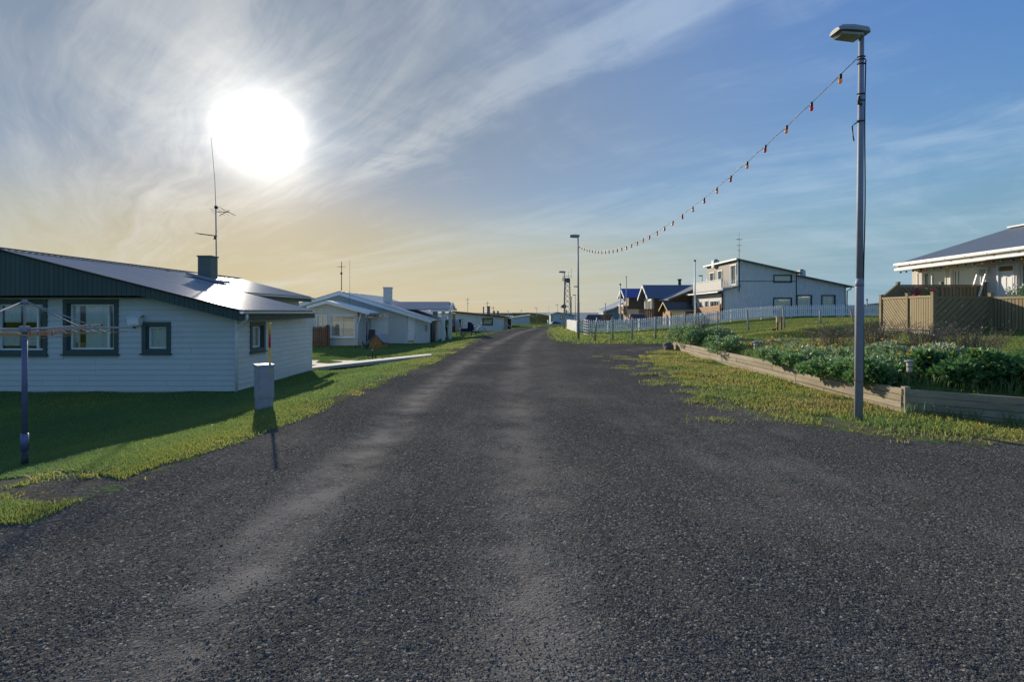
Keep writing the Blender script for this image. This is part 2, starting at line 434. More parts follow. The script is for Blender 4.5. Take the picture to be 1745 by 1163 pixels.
# planter wall: far end, corner, right end
PW = [(7.0, 22.2), (6.45, 8.45), (8.35, 6.9), (13.0, 5.6)]
def planter_x(y):   # wall line x at y for the bed (inside = larger x)
    return np.interp(y, [5.6, 6.9, 8.45, 22.2], [13.0, 8.35, 6.45, 7.0])
def ground_z(x, y):
    x = np.asarray(x, float); y = np.asarray(y, float)
    d = np.maximum(road_left(y) - x, 0)
    zl = -.52 * sstep(d / 4.4)
    L = np.interp(y, [4, 8, 12, 18, 26, 33, 41, 60], [16, 13, 12, 10, 15, 22, 19, 20])
    zr = 1.3 * sstep((x - 6.3) / L)
    side = sstep((np.abs(y - 24.6) - 2.6) / 2.5)          # side road cut
    zr = np.where((y > 18) & (y < 32), zr * (side * .8 + .2 * sstep((x - 12) / 8)), zr)
    inbed = (x > planter_x(y) + np.where(y < 8.7, .5, .24)) & (y > 5.6) & (y < 22.1)
    bed = .36 + .16 * sstep((x - planter_x(y)) / 2.5)
    zr = np.where(inbed, np.maximum(zr, bed), np.where(y < 22.1, np.minimum(zr, .02 + .0 * x), zr))
    zr = zr * (1 - .7 * sstep((y - 43.6) / 3) * (1 - sstep((x - 16) / 4)))
    z = np.where(x < 0, zl, zr)
    fy0 = 66 + np.maximum(0, x - 8) * 1.3
    z = z - 2.6 * sstep((y - fy0) / 90) - 6 * sstep((y - 200) / 160) * sstep((x + 40 - (y - 200) * .1) / 60)
    z = z + 3.6 * sstep((y - 230) / 200) * sstep((48 + (y - 300) * .08 - x) / 40)
    z = z + 9 * sstep((x - 95) / 130) * sstep((y - 70) / 60) * (1 - sstep((y - 330) / 160))
    z = z - 9 * sstep((y - 700) / 200) - 9 * sstep((np.abs(x) - 760) / 120)
    un = .012 * np.sin(x * 2.1 + 1.3 * np.sin(y * 1.1)) + .012 * np.sin(y * 1.7 + x * .6) + .006 * np.sin(x * 5.1 + y * 3.3)
    return z + un
def gz(x, y): return float(ground_z(np.array([x]), np.array([y]))[0])

def axis(segs):
    a = [segs[0][0]]
    for s0, s1, st in segs:
        n = max(1, int(round((s1 - s0) / st))); a += list(np.linspace(s0, s1, n + 1)[1:])
    return np.array(a)
gx = axis([(-900, -100, 50), (-100, -30, 5), (-30, -16, .7), (-16, 15, .2), (15, 36, .6), (36, 100, 4), (100, 240, 10), (240, 900, 40)])
gy = axis([(-120, -10, 10), (-10, 1.5, .8), (1.5, 12, .12), (12, 32, .22), (32, 72, .5), (72, 120, 3), (120, 420, 10), (420, 950, 30)])
GX, GY = np.meshgrid(gx, gy)
GZ = ground_z(GX, GY)
SD = sdist(GX.ravel(), GY.ravel()).reshape(GX.shape)
# shallow wheel ruts and a crown in the gravel
T1Y = [-30, 0, 3.5, 6.6, 12.3, 25, 40, 55]; T1X = [-1.7, -1.75, -1.75, -1.77, -1.8, -1.15, .3, 2.5]
def track(x, y):
    t1 = np.interp(y, T1Y, T1X)
    a = np.exp(-((x - t1) / .33) ** 2) * 1.0 + np.exp(-((x - t1 - 1.85) / .42) ** 2) * .62 + .35 * np.exp(-((x - t1 - 2.9) / .5) ** 2) * (y > 10)
    return a
TR = track(GX, GY) * (SD < 0)
GZ = GZ - .022 * np.clip(TR, 0, 1) * sstep(-SD / .5)
GZ = np.where(SD < 0, GZ * .999 - .012 * sstep(-SD / .4), GZ)
bare = np.exp(-(((GX + 5.0) / 1.35) ** 2 + ((GY - 5.1 + .2 * (GX + 5.0)) / .46) ** 4)) * 1.5
bare += .55 * np.exp(-(((GX - 4.75) / .7) ** 2 + ((GY - 11.5) / 4.2) ** 2)) + .4 * np.exp(-(((GX - 5.0) / .6) ** 2 + ((GY - 18) / 3) ** 2))
verge = np.where(SD > 0, np.exp(-SD / .9), 0)
moor = sstep((GY - 85) / 60)
lawnright = sstep((GX - 8) / 4) * (GY < 60)

# ------------------------------------------------------------------ ground material (gravel / turf / bare earth by real extent)
def ground_material():
    m, t = new_mat('ground_turf_and_gravel')
    P = t.n('ShaderNodeNewGeometry').outputs['Position']
    A = lambda n: t.n('ShaderNodeAttribute', attribute_name=n).outputs['Fac']
    sd, tr, br, vg, mo, lr = A('sd'), A('trk'), A('bare'), A('verge'), A('moor'), A('lawnr')
    flat = t.n('ShaderNodeMapping', {0: P, 3: (1, 1, .0)}).outputs[0]
    # gravel
    v1 = t.n('ShaderNodeTexVoronoi', {'Vector': flat, 'Scale': 75., 'Randomness': 1.})
    v2 = t.n('ShaderNodeTexVoronoi', {'Vector': flat, 'Scale': 140., 'Randomness': 1.})
    v3 = t.n('ShaderNodeTexVoronoi', {'Vector': flat, 'Scale': 33., 'Randomness': 1.})
    c1 = t.n('ShaderNodeSeparateColor', {0: v1.outputs['Color']}).outputs
    c3 = t.n('ShaderNodeSeparateColor', {0: v3.outputs['Color']}).outputs
    big = t.noise(flat, .55, 6, .62); mid = t.noise(flat, 2.6, 5, .6)
    st = t.ramp(c1[0], [(0, (.036, .039, .039)), (.45, (.061, .064, .063)), (.8, (.102, .102, .096)), (.95, (.165, .16, .148)), (1, (.32, .31, .28))])
    warm = t.mix(t.mr(mid, .42, .68), st, t.mix(.4, st, (.085, .075, .066)))
    fines = t.mix(t.noise(flat, 60, 3), (.165, .152, .136), (.27, .25, .222))
    trk = t.m('MULTIPLY', tr, t.mr(t.m('ADD', t.m('MULTIPLY', big, .6), t.m('MULTIPLY', mid, .5)), .36, .72))
    loose = t.mr(t.m('ADD', t.m('MULTIPLY', big, .6), t.m('MULTIPLY', t.noise(t.n('ShaderNodeMapping', {0: P, 3: (2.2, .45, 0)}).outputs[0], 1.0, 6, .65), .45)), .46, .72, 0, .62)
    packed = t.m('MAXIMUM', t.m('MULTIPLY', trk, 1.25), t.m('MULTIPLY', loose, .6), clamp=True)
    grav = t.mix(packed, warm, fines)
    # turf
    l1 = t.noise(flat, 1.3, 6, .62); l2 = t.noise(flat, 38, 4, .7); l3 = t.noise(flat, 7, 4, .6)
    turf = t.mix(l2, (.055, .105, .032), (.125, .195, .055))
    dry = t.mix(l2, (.11, .12, .03), (.19, .185, .05))
    turf = t.mix(t.mr(t.m('ADD', l1, t.m('MULTIPLY', lr, .16)), .45, .8, 0, .75), turf, dry)
    vmask = t.mr(t.m('ADD', vg, t.m('MULTIPLY', t.m('SUBTRACT', l3, .5), .9)), .15, .72)
    turf = t.mix(t.m('MULTIPLY', vmask, .88), turf, t.mix(t.mr(l3, .35, .6), t.mix(l2, (.10, .085, .035), (.20, .17, .08)), grav))
    moorc = t.mix(t.mr(t.noise(flat, .03, 5, .65), .35, .65), (.028, .040, .020), (.075, .085, .032))
    moorc = t.mix(t.mr(t.noise(flat, .12, 5, .65), .45, .7, 0, .6), moorc, (.05, .042, .028))
    turf = t.mix(mo, turf, moorc)
    bmask = t.mr(t.m('ADD', br, t.m('MULTIPLY', t.m('SUBTRACT', l3, .5), 1.1)), .38, .72)
    # ragged edge of the gravel
    edge = t.m('ADD', sd, t.m('MULTIPLY', t.m('SUBTRACT', t.noise(flat, 2.2, 6, .65), .5), 1.05))
    gmask = t.mr(edge, -.10, .06, 1, 0)
    gmask = t.m('MAXIMUM', gmask, t.m('MULTIPLY', bmask, .85), clamp=True)
    cc = t.mix(gmask, turf, grav)
    h = t.m('ADD', t.m('MULTIPLY', v1.outputs['Distance'], -.55), t.m('MULTIPLY', v2.outputs['Distance'], -.25))
    h = t.m('ADD', h, t.m('MULTIPLY', t.m('MULTIPLY', v3.outputs['Distance'], -1.5), t.mr(c3[1], .72, .9)))
    h = t.m('MULTIPLY', h, t.m('MULTIPLY_ADD', packed, -.55, 1.0))
    h = t.m('ADD', h, t.m('MULTIPLY', mid, .5))
    hg = t.m('ADD', t.m('MULTIPLY', l2, 1.4), t.m('MULTIPLY', l3, 1.2))
    hh = t.n('ShaderNodeMix', {0: gmask, 2: hg, 3: h}, data_type='FLOAT').outputs[0]
    bp = t.n('ShaderNodeBump', {'Strength': 1.0, 'Distance': .009, 'Height': hh})
    b = t.n('ShaderNodeBsdfPrincipled', {'Base Color': cc, 'Specular IOR Level': .0, 'Normal': bp.outputs[0]})
    t.link(t.n('ShaderNodeMix', {0: gmask, 2: 1.0, 3: .85}, data_type='FLOAT').outputs[0], b.inputs['Roughness'])
    out(t, b.outputs[0]); return m
GROUND = ground_material()
nx, ny = len(gx), len(gy)
idx = np.arange(nx * ny).reshape(ny, nx)
quads = np.stack([idx[:-1, :-1], idx[:-1, 1:], idx[1:, 1:], idx[1:, :-1]], -1).reshape(-1, 4)
sdc = SD.ravel()[quads].mean(1)
allv = np.stack([GX.ravel(), GY.ravel(), GZ.ravel()], -1)
def ground_part(name, sel):
    q = quads[sel]; u, inv = np.unique(q, return_inverse=True)
    o = np_mesh(name, allv[u], inv.reshape(q.shape), GROUND, smooth=True)
    for an, arr in (('sd', SD), ('trk', TR), ('bare', bare), ('verge', verge), ('moor', moor), ('lawnr', lawnright)):
        a = o.data.attributes.new(an, 'FLOAT', 'POINT'); a.data.foreach_set('value', arr.ravel()[u].astype(np.float32))
    return struct(o)
ground_part('ground', sdc >= 0)
ground_part('road', sdc < 0)

# sea to the horizon
def sea_mat():
    m, t = new_mat('sea_water')
    P = t.n('ShaderNodeNewGeometry').outputs['Position']
    n = t.noise(P, .08, 6, .6)
    bp = t.n('ShaderNodeBump', {'Strength': .5, 'Distance': .6, 'Height': n})
    b = t.n('ShaderNodeBsdfPrincipled', {'Base Color': (.045, .085, .13, 1), 'Roughness': .38, 'Normal': bp.outputs[0], 'Specular IOR Level': .5})
    out(t, b.outputs[0]); return m
struct(MB().add([(-45000, -45000, -5.2), (45000, -45000, -5.2), (45000, 45000, -5.2), (-45000, 45000, -5.2)], [(0, 1, 2, 3)]).build('sea', sea_mat()))

# concrete garden path by the white house
pth = MB()
for pts in ([(-8.0, 19.55), (-3.15, 20.0), (-3.3, 21.1), (-8.0, 21.0)], [(-9.6, 21.0), (-7.2, 21.004), (-7.0, 23.2), (-9.6, 23.0)]):
    pth.prism([(x, y, gz(x, y) + .022) for x, y in pts], (0, 0, -.12))
struct(pth.build('path', CONC))

# ------------------------------------------------------------------ grass, weeds, pebbles as real blades
def blades(name, x, y, h, wd, tint, lean=.5, label=None, seg=1, curl=.3, mat_=None, zoff=-.004):
    n = len(x); z = ground_z(x, y) + zoff
    a = rng.uniform(0, 2 * np.pi, n); la = rng.uniform(0, 2 * np.pi, n); ln = np.abs(rng.normal(0, lean, n)) * h
    wx, wy = np.cos(a) * wd / 2, np.sin(a) * wd / 2
    lx, ly = np.cos(la) * ln, np.sin(la) * ln
    if seg == 1:
        v = np.empty((n, 3, 3)); 
        v[:, 0] = np.stack([x - wx, y - wy, z], -1); v[:, 1] = np.stack([x + wx, y + wy, z], -1)
        v[:, 2] = np.stack([x + lx, y + ly, z + h], -1)
        f = np.arange(n * 3).reshape(n, 3); tt = np.repeat(tint, 3)
    else:
        v = np.empty((n, 5, 3))
        v[:, 0] = np.stack([x - wx, y - wy, z], -1); v[:, 1] = np.stack([x + wx, y + wy, z], -1)
        v[:, 2] = np.stack([x + lx * .4 + wx * .8, y + ly * .4 + wy * .8, z + h * .6], -1)
        v[:, 3] = np.stack([x + lx * .4 - wx * .8, y + ly * .4 - wy * .8, z + h * .6], -1)
        v[:, 4] = np.stack([x + lx * 1.4, y + ly * 1.4, z + h * (1 - curl * .4)], -1)
        b = np.arange(n)[:, None] * 5
        f = np.concatenate([b + [0, 1, 2], b + [0, 2, 3], b + [3, 2, 4]]); tt = np.repeat(tint, 5)
    o = np_mesh(name, v.reshape(-1, 3), f, mat_ or LAWN, tt)
    o['kind'] = 'stuff'
    if label: o['label'] = label; o['category'] = 'grass'
    return o
def pnoise(x, y, s, seed=0):
    """cheap smooth noise 0..1"""
    r = np.zeros(len(x)); k = np.random.default_rng(seed)
    for i in range(6):
        a = k.uniform(0, 6.28); f = s * k.uniform(.5, 1.9); r += np.sin((x * np.cos(a) + y * np.sin(a)) * f + k.uniform(0, 6.28))
    return np.clip(.5 + r / 7., 0, 1)
def sample(n, x0, x1, y0, y1, fall=1.6):
    """random spots, thinner with distance"""
    u = rng.uniform(0, 1, n)
    e = 1 - fall
    y = (u * (y1 ** e - y0 ** e) + y0 ** e) ** (1 / e)
    x = rng.uniform(-1, 1, n); 
    return x, y
# left lawn
def lawn(name, n, xf0, xf1, y0, y1, label, base, xmin, xmax, hs=(.03, .055), tmean=.32, drymul=1.):
    u = rng.uniform(0, 1, n); e = -.8
    y = (u * (y1 ** e - y0 ** e) + y0 ** e) ** (1 / e)
    x = rng.uniform(xf0, xf1, n) * y
    k = (x > xmin) & (x < xmax); x, y = x[k], y[k]
    s = sdist(x, y); nz = pnoise(x, y, 3.2, 3)
    bm = np.exp(-(((x + 5.0) / 1.35) ** 2 + ((y - 5.1 + .2 * (x + 5.0)) / .46) ** 4))
    k = (s + (nz - .5) * .5 > .03) & (bm + (nz - .5) * .8 < .42) & (rng.uniform(0, 1, len(x)) < np.clip(.35 + s * 1.1, 0, 1))
    k &= ~((x > -13.7) & (x < -7.5) & (y > 13.95) & (y < 25))
    k &= ~((x < -3.2) & (x > -8.0) & (y > 19.5) & (y < 21.1)) & ~((x < -7.0) & (x > -9.6) & (y > 20.9) & (y < 23.2))
    if base > 0: k &= x > planter_x(y) + 2.2
    x, y, s = x[k], y[k], s[k]
    vg = np.exp(-np.maximum(s, 0) / .8)
    tint = tmean + .28 * (pnoise(x, y, .8, 5) - .5) + .22 * (pnoise(x, y, 2.5, 6) - .5) + rng.normal(0, .09, len(x)) + vg * .22
    h = rng.uniform(hs[0], hs[1], len(x)) 
    blades(name, x, y, h, .0045 + .0011 * y, np.clip(tint, 0, 1), .7, label)
lawn('lawn', 330000, -1.02, .02, 4.0, 42, 'mown green lawn sloping from the road to the white houses', 0, -14, -1.5)
lawn('lawn', 170000, .25, 1.04, 8.5, 40, 'mown yellow-green lawn rising to the deck and picket fence', 1, 8.2, 40, tmean=.50)
# verge weeds: rougher, taller, yellow
def verge_grass(name, n, box, smax, label, hmax=.13, tm=.55):
    x = rng.uniform(box[0], box[1], n); y = rng.uniform(box[2], box[3], n); s = sdist(x, y)
    nz = pnoise(x, y, 2.6, 11) * .6 + pnoise(x, y, 7, 12) * .4
    pr = np.exp(-np.maximum(s, 0) / smax * 1.1) * (nz > .47) * (s > (-.32 if box[0] > 0 else -.12) + (nz < .62) * .45)
    if box[0] > 0: pr = np.where((x < planter_x(y) - .05) | (y > 22.3), pr + .4 * (nz > .27) * (s > .02), 0)
    if box[0] < 0: pr = pr * (np.exp(-(((x + 5.0) / 1.35) ** 2 + ((y - 5.1 + .2 * (x + 5.0)) / .46) ** 4)) < .35)
    k = rng.uniform(0, 1, n) < pr
    x, y, s = x[k], y[k], s[k]
    tint = tm + .42 * (pnoise(x, y, 1.6, 14) - .5) + rng.normal(0, .10, len(x))
    h = rng.uniform(.02, hmax, len(x)) * (.5 + pnoise(x, y, 4, 15))
    blades(name, x, y, h, .006 + .0009 * y, np.clip(tint, 0, 1), .6, label, seg=2)
verge_grass('verge_grass', 110000, (-7.5, -1.2, 3.4, 34), .7, 'yellowing rough grass along the left edge of the gravel', .045, .66)
verge_grass('verge_grass', 210000, (3.2, 14, 5.2, 22.2), 1.6, 'weedy yellow-green verge between gravel and timber planter', .09, .63)
verge_grass('verge_grass', 40000, (2.4, 13, 26.3, 60), 1.2, 'grass corner under the second street lamp', .16, .52)
# weeds creeping into the gravel on the right and in the bare patch on the left
wx, wy = [], []
for _ in range(46):
    cx_, cy_ = rng.uniform(3.0, 4.8), rng.uniform(7.6, 20)
    n = int(rng.integers(40, 220)); r_ = rng.uniform(.05, .16)
    wx.append(rng.normal(cx_, r_ * 1.5, n)); wy.append(rng.normal(cy_, r_, n))
for _ in range(11):
    cx_, cy_ = rng.uniform(-5.9, -3.9), rng.uniform(4.6, 5.5)
    n = int(rng.integers(60, 200)); r_ = rng.uniform(.03, .09)
    wx.append(rng.normal(cx_, r_ * 1.6, n)); wy.append(rng.normal(cy_, r_, n))
wx = np.concatenate(wx); wy = np.concatenate(wy)
blades('weed_tufts', wx, wy, rng.uniform(.015, .07, len(wx)), .009, np.clip(.58 + rng.normal(0, .14, len(wx)), 0, 1), .9, 'small weed tufts rooted in the gravel edge', seg=2)['category'] = 'weeds'

def scatter_flowers(name, x, y, z, r, tint, label):
    """tiny five-petal discs facing roughly up"""
    n = len(x); k = 6
    v = np.empty((n, k + 1, 3)); tl = rng.normal(0, .5, (n, 2))
    v[:, 0] = np.stack([x, y, z], -1)
    for i in range(k):
        a = 2 * np.pi * i / k + rng.uniform(0, 1, n)
        ox, oy = np.cos(a) * r, np.sin(a) * r
        v[:, i + 1] = np.stack([x + ox, y + oy, z + .3 * r + ox * tl[:, 0] + oy * tl[:, 1]], -1)
    b = np.arange(n)[:, None] * (k + 1)
    f = np.concatenate([b + [0, i + 1, (i + 1) % k + 1] for i in range(k)])
    o = np_mesh(name, v.reshape(-1, 3), f, PETAL, np.repeat(tint, k + 1)); tag(o, label, 'flowers', kind='stuff'); return o
fx = np.concatenate([rng.uniform(4.2, 7.5, 230), rng.uniform(-5, -2, 70)]); fy = np.concatenate([rng.uniform(6.2, 20, 230), rng.uniform(4.5, 26, 70)])
s_ = sdist(fx, fy); k_ = (s_ > .1) & ((fx < 0) | (fx < planter_x(fy) - .1)) & (s_ < 2.0)
fx, fy = fx[k_], fy[k_]
scatter_flowers('verge_flowers', fx, fy, ground_z(fx, fy) + rng.uniform(.05, .12, len(fx)), rng.uniform(.008, .016, len(fx)), rng.uniform(0, .2, len(fx)), 'tiny yellow flowers dotted along both verges')

# loose stones on the gravel
def pebbles(name, n, y0, y1, r0, r1, matl, label):
    u = rng.uniform(0, 1, n); e = -.9
    y = (u * (y1 ** e - y0 ** e) + y0 ** e) ** (1 / e); x = rng.uniform(-1.05, 1.05, n) * (y + .3)
    s = sdist(x, y); k = (s < -.02) & (rng.uniform(0, 1, n) > .62 * np.clip(track(x, y), 0, 1))
    x, y = x[k], y[k]; n = len(x)
    r = r0 + (r1 - r0) * rng.uniform(0, 1, n) ** 2.6
    base = np.array([(1, 0, -.25), (.25, .9, -.2), (-.85, .45, -.3), (-.7, -.65, -.2), (.35, -.9, -.25), (.1, .05, .75), (.55, .2, .45), (-.4, -.1, .6)])
    fc = np.array([(0, 1, 6), (1, 5, 6), (1, 2, 5), (2, 7, 5), (2, 3, 7), (3, 4, 7), (4, 5, 7), (4, 6, 5), (4, 0, 6)])
    a = rng.uniform(0, 6.28, n); ca, sa = np.cos(a), np.sin(a)
    st = rng.uniform(.6, 1.4, (n, 3)); jit = rng.uniform(-.22, .22, (n, 8, 3))
    b = (base[None] + jit) * st[:, None] * r[:, None, None]
    v = np.empty_like(b)
    v[..., 0] = x[:, None] + b[..., 0] * ca[:, None] - b[..., 1] * sa[:, None]
    v[..., 1] = y[:, None] + b[..., 0] * sa[:, None] + b[..., 1] * ca[:, None]
    zz_ = ground_z(x, y) - .022 * np.clip(track(x, y), 0, 1) - .010
    v[..., 2] = zz_[:, None] + b[..., 2] * .8
    f = (np.arange(n)[:, None, None] * 8 + fc[None]).reshape(-1, 3)
    o = np_mesh(name, v.reshape(-1, 3), f, matl, np.repeat(rng.uniform(0, 1, n), 8)); tag(o, label, 'gravel', kind='stuff'); return o
def peb_mat():
    m, t = new_mat('basalt_chips')
    a = t.n('ShaderNodeAttribute', attribute_name='tint').outputs['Fac']
    c = t.ramp(a, [(0, (.070, .072, .070)), (.5, (.105, .105, .100)), (.82, (.145, .14, .13)), (.95, (.16, .155, .15)), (1, (.34, .33, .31))])
    b = t.n('ShaderNodeBsdfPrincipled', {'Base Color': c, 'Roughness': .8, 'Specular IOR Level': .05}); out(t, b.outputs[0]); return m
PEB = peb_mat()
pebbles('loose_gravel', 95000, 1.7, 13, .0024, .0066, PEB, 'dark basalt gravel chips covering the road')
pebbles('stray_stones', 450, 1.8, 16, .007, .017, PEB, 'larger stray stones lying on the gravel road')

# ------------------------------------------------------------------ building helpers
class Wall:
    """vertical wall plane: origin o (z ignored), u along the wall, n outwards"""
    def __init__(s, o, u, n): s.o = Vector((o[0], o[1], 0)); s.u = Vector((*u, 0)).normalized(); s.n = Vector((*n, 0)).normalized()
    def p(s, u, z, d=0.): return s.o + s.u * u + s.n * d + Vector((0, 0, z))
    def cell(s, mb, u0, u1, z0, z1, d0, d1):
        vs = [s.p(u, z, d) for d in (d0, d1) for u, z in ((u0, z0), (u1, z0), (u1, z1), (u0, z1))]
        return mb.add(vs, [(0, 1, 2, 3), (7, 6, 5, 4), (0, 4, 5, 1), (1, 5, 6, 2), (2, 6, 7, 3), (3, 7, 4, 0)])
    def holed(s, mb, u0, u1, z0, z1, holes, th=.2):
        us = sorted({u0, u1, *[min(max(q, u0), u1) for h in holes for q in h[:2]]}); zs = sorted({z0, z1, *[min(max(q, z0), z1) for h in holes for q in h[2:4]]})
        for a, b in zip(us, us[1:]):
            for c, d in zip(zs, zs[1:]):
                cu_, cz_ = (a + b) / 2, (c + d) / 2
                if any(h[0] < cu_ < h[1] and h[2] < cz_ < h[3] for h in holes): continue
                s.cell(mb, a, b, c, d, -th, 0)
        return mb
    def boards(s, parent, u0, u1, z0, z1, pitch, holes, mat_, umax=None, name='board'):
        z = z0
        while z < z1 - .02:
            zt = min(z + pitch, z1); hi = u1 if umax is None else min(u1, umax(zt)); lo = u0
            cuts = [(max(h[0], lo), min(h[1], hi)) for h in holes if h[2] < zt - .01 and h[3] > z + .01]
            for jn in np.arange(lo + random.uniform(.4, 3.2), hi - .5, 3.4):
                if not any(c0 - .3 < jn < c1 + .3 for c0, c1 in cuts): cuts.append((jn, jn + .005))
            cuts.sort(); a = lo
            for c0, c1 in cuts + [(hi, hi)]:
                if c0 - a > .03:
                    mb = MB(); e = .002 * random.random()
                    vs = [s.p(a, z, .001), s.p(c0, z, .001), s.p(c0, zt - .004, .001), s.p(a, zt - .004, .001),
                          s.p(a, z, .024 + e), s.p(c0, z, .024 + e), s.p(c0, zt - .004, .008), s.p(a, zt - .004, .008)]
                    mb.add(vs, [(0, 1, 2, 3), (7, 6, 5, 4), (0, 4, 5, 1), (1, 5, 6, 2), (2, 6, 7, 3), (3, 7, 4, 0)])
                    mb.build(name, mat_, parent)
                a = max(a, c1)
            z = zt
    def window(s, parent, u0, u1, z0, z1, trim_m, frame_m, trim=.11, proud=.045, mull=(), hmull=(), curtain=None, sill=True, label=None, rec=.10, fr=.045, blind=None):
        """trim boards round the opening; frame, panes, curtain as pieces of the window"""
        t = MB()
        if trim > 0:
            s.cell(t, u0 - trim, u1 + trim, z1, z1 + trim, .002, proud); s.cell(t, u0 - trim, u1 + trim, z0 - trim, z0, .002, proud)
            s.cell(t, u0 - trim, u0, z0, z1, .002, proud); s.cell(t, u1, u1 + trim, z0, z1, .002, proud)
            s.cell(t, u0, u0 + .015, z0, z1, -rec, .0); s.cell(t, u1 - .015, u1, z0, z1, -rec, .0); s.cell(t, u0 + .015, u1 - .015, z1 - .015, z1, -rec, .0); s.cell(t, u0 + .015, u1 - .015, z0, z0 + .015, -rec, .0)
        else:
            s.cell(t, u0 - .03, u0 + .004, z0, z1, .002, .02); s.cell(t, u1 - .004, u1 + .03, z0, z1, .002, .02); s.cell(t, u0 - .03, u1 + .03, z1, z1 + .03, .002, .02); s.cell(t, u0 - .03, u1 + .03, z0 - .03, z0, .002, .03)
        wobj = t.build('window', trim_m, parent, label=label)
        f = MB(); d0, d1 = -rec - .03, -rec + .03; e = .017
        s.cell(f, u0 + e, u1 - e, z1 - e - fr, z1 - e, d0, d1); s.cell(f, u0 + e, u1 - e, z0 + e, z0 + e + fr, d0, d1)
        s.cell(f, u0 + e, u0 + e + fr, z0 + e + fr, z1 - e - fr, d0, d1); s.cell(f, u1 - e - fr, u1 - e, z0 + e + fr, z1 - e - fr, d0, d1)
        us = [u0 + e + fr] ; 
        for q in mull:
            uu = u0 + (u1 - u0) * q; s.cell(f, uu - fr / 2, uu + fr / 2, z0 + e + fr, z1 - e - fr, d0, d1 + .004); us += [uu - fr / 2, uu + fr / 2]
        us.append(u1 - e - fr)
        for (q, ua, ub) in hmull:
            zz_ = z0 + (z1 - z0) * q; s.cell(f, u0 + (u1 - u0) * ua + fr, u0 + (u1 - u0) * ub - fr / 2, zz_ - fr / 2, zz_ + fr / 2, d0, d1 - .004)
        f.build('frame', frame_m, wobj)
        for a, b in zip(us[::2], us[1::2]):
            g = MB(); g.add([s.p(a, z0 + e + fr, -rec), s.p(b, z0 + e + fr, -rec), s.p(b, z1 - e - fr, -rec), s.p(a, z1 - e - fr, -rec)], [(0, 1, 2, 3)])
            g.build('pane', GLASS, wobj)
        if sill and trim > 0:
            c = MB(); s.cell(c, u0 - trim - .03, u1 + trim + .03, z0 - trim - .035, z0 - trim, .002, proud + .05); c.build('sill', trim_m, wobj)
        for cu in (curtain or ()):
            a, b, c0, c1, cm = cu
            mb = MB(); n = max(12, int((u1 - u0) * (b - a) * 60)); o0 = len(mb.v)
            for i in range(n + 1):
                tt = i / n; uu = u0 + (u1 - u0) * (a + (b - a) * tt); d = -rec - .055 + .018 * math.sin(tt * n * .75) + .012 * math.sin(tt * n * .31)
                mb.v.append(tuple(s.p(uu, z0 + (z1 - z0) * c0, d))); mb.v.append(tuple(s.p(uu, z0 + (z1 - z0) * c1, d * .98)))
            for i in range(n): mb.f.append((2 * i, 2 * i + 2, 2 * i + 3, 2 * i + 1))
            mb.build('curtain', cm, wobj, smooth=True)
        if blind:
            mb = MB(); s.cell(mb, u0, u1, z0 + (z1 - z0) * blind[0], z0 + (z1 - z0) * blind[1], -rec - .07, -rec - .055); mb.build('blind', blind[2], wobj)
        return wobj

# ================================================================== HOUSE 1: white weatherboard house, green gable
GY0 = 14.0; RX, RZ, SL = -13.6, 3.34, .253      # ridge x, ridge height, roof slope
def roofz(x): return RZ - SL * abs(x - RX)
h1 = thing('house', 'white weatherboard bungalow with dark green gable and shiny metal roof at left', 'house', (-13.5, 18, -.5))
zb = -.50
fw = Wall((-20.2, GY0), (1, 0), (0, -1)); sw = Wall((-7.55, GY0), (0, 1), (1, 0))
U = lambda px: xat(px, GY0) + 20.2
wins = [(U(-6), U(75), .60, 1.90), (U(116), U(196), .62, 1.90), (U(250), U(285), .64, 1.28)]
wallm = MB(); fw.holed(wallm, 0, 12.65, zb - .15, 1.50, wins); 
fw.holed(wallm, 0, 12.0, 1.50, 1.66, wins)
fw.holed(wallm, 0, 10.8, 1.66, 2.06, wins)
hall = [(wA - .11, wB + .11, wC - .11, wD + .11) for wA, wB, wC, wD in wins]
wfront = wallm.build('wall', WHITE, h1)
umx = lambda zt: min(12.65, (RX + (RZ - zt - .16) / SL) + 20.2)
fw.boards(wfront, 0, 12.66, zb, 2.06, .148, hall, WHITE, umx)
# green vertical boarding in the gable, standing proud of the wall
gab = MB(); zlow = lambda x: min(2.10, roofz(x) - .30)
xs = [-20.0, -13.6, RX + (RZ - .30 - 2.10) / SL, -7.22]
gab.prism([(x, 13.60, roofz(x) - .07) for x in xs] + [(x, 13.60, zlow(x) + .02) for x in reversed(xs)], (0, .38, 0))
gable = gab.build('gable', GREEN, h1)
x = -15.6
while x < -7.23:
    x1 = min(x + .128, -7.2); a, b = x + .004, x1 - .004
    e = .002 * random.random(); mb = MB()
    mb.prism([(a, 13.57 + e, zlow(a)), (b, 13.57 + e, zlow(b)), (b, 13.57 + e, roofz(b) - .055), (a, 13.57 + e, roofz(a) - .055)], (0, .035, 0))
    mb.build('board', GREEN, gable); x = x1
# side wall with its small window
swin = [(.83, 1.50, .60, 1.26)]
sm = MB(); sw.holed(sm, 0, 5.2, zb - .15, 1.58, swin); wside = sm.build('wall', WHITE, h1)
sw.boards(wside, -.02, 5.2, zb, 1.50, .148, [(.72, 1.61, .49, 1.37)], WHITE)
rw = MB(); rw.box(-20.2, -10.4, 19.4, 25.0, zb - .15, 2.32); rw.box(-20.2, -7.75, 19.0, 19.2, zb - .15, 1.62); rw.box(-20.2, -20.0, 14.2, 19.4, zb - .15, 1.6); rw.build('wall', WHITE, h1)
MB().box(-7.555, -7.515, 13.96, 14.0, zb, 1.5).build('corner_board', WHITE2, h1); MB().box(-7.6, -7.515, 19.2, 19.26, zb, 1.5).build('corner_board', WHITE2, h1)
pl = MB(); pl.box(-20.15, -7.58, 14.02, 19.15, -1.1, zb - .15); pl.build('plinth', CONC, h1)
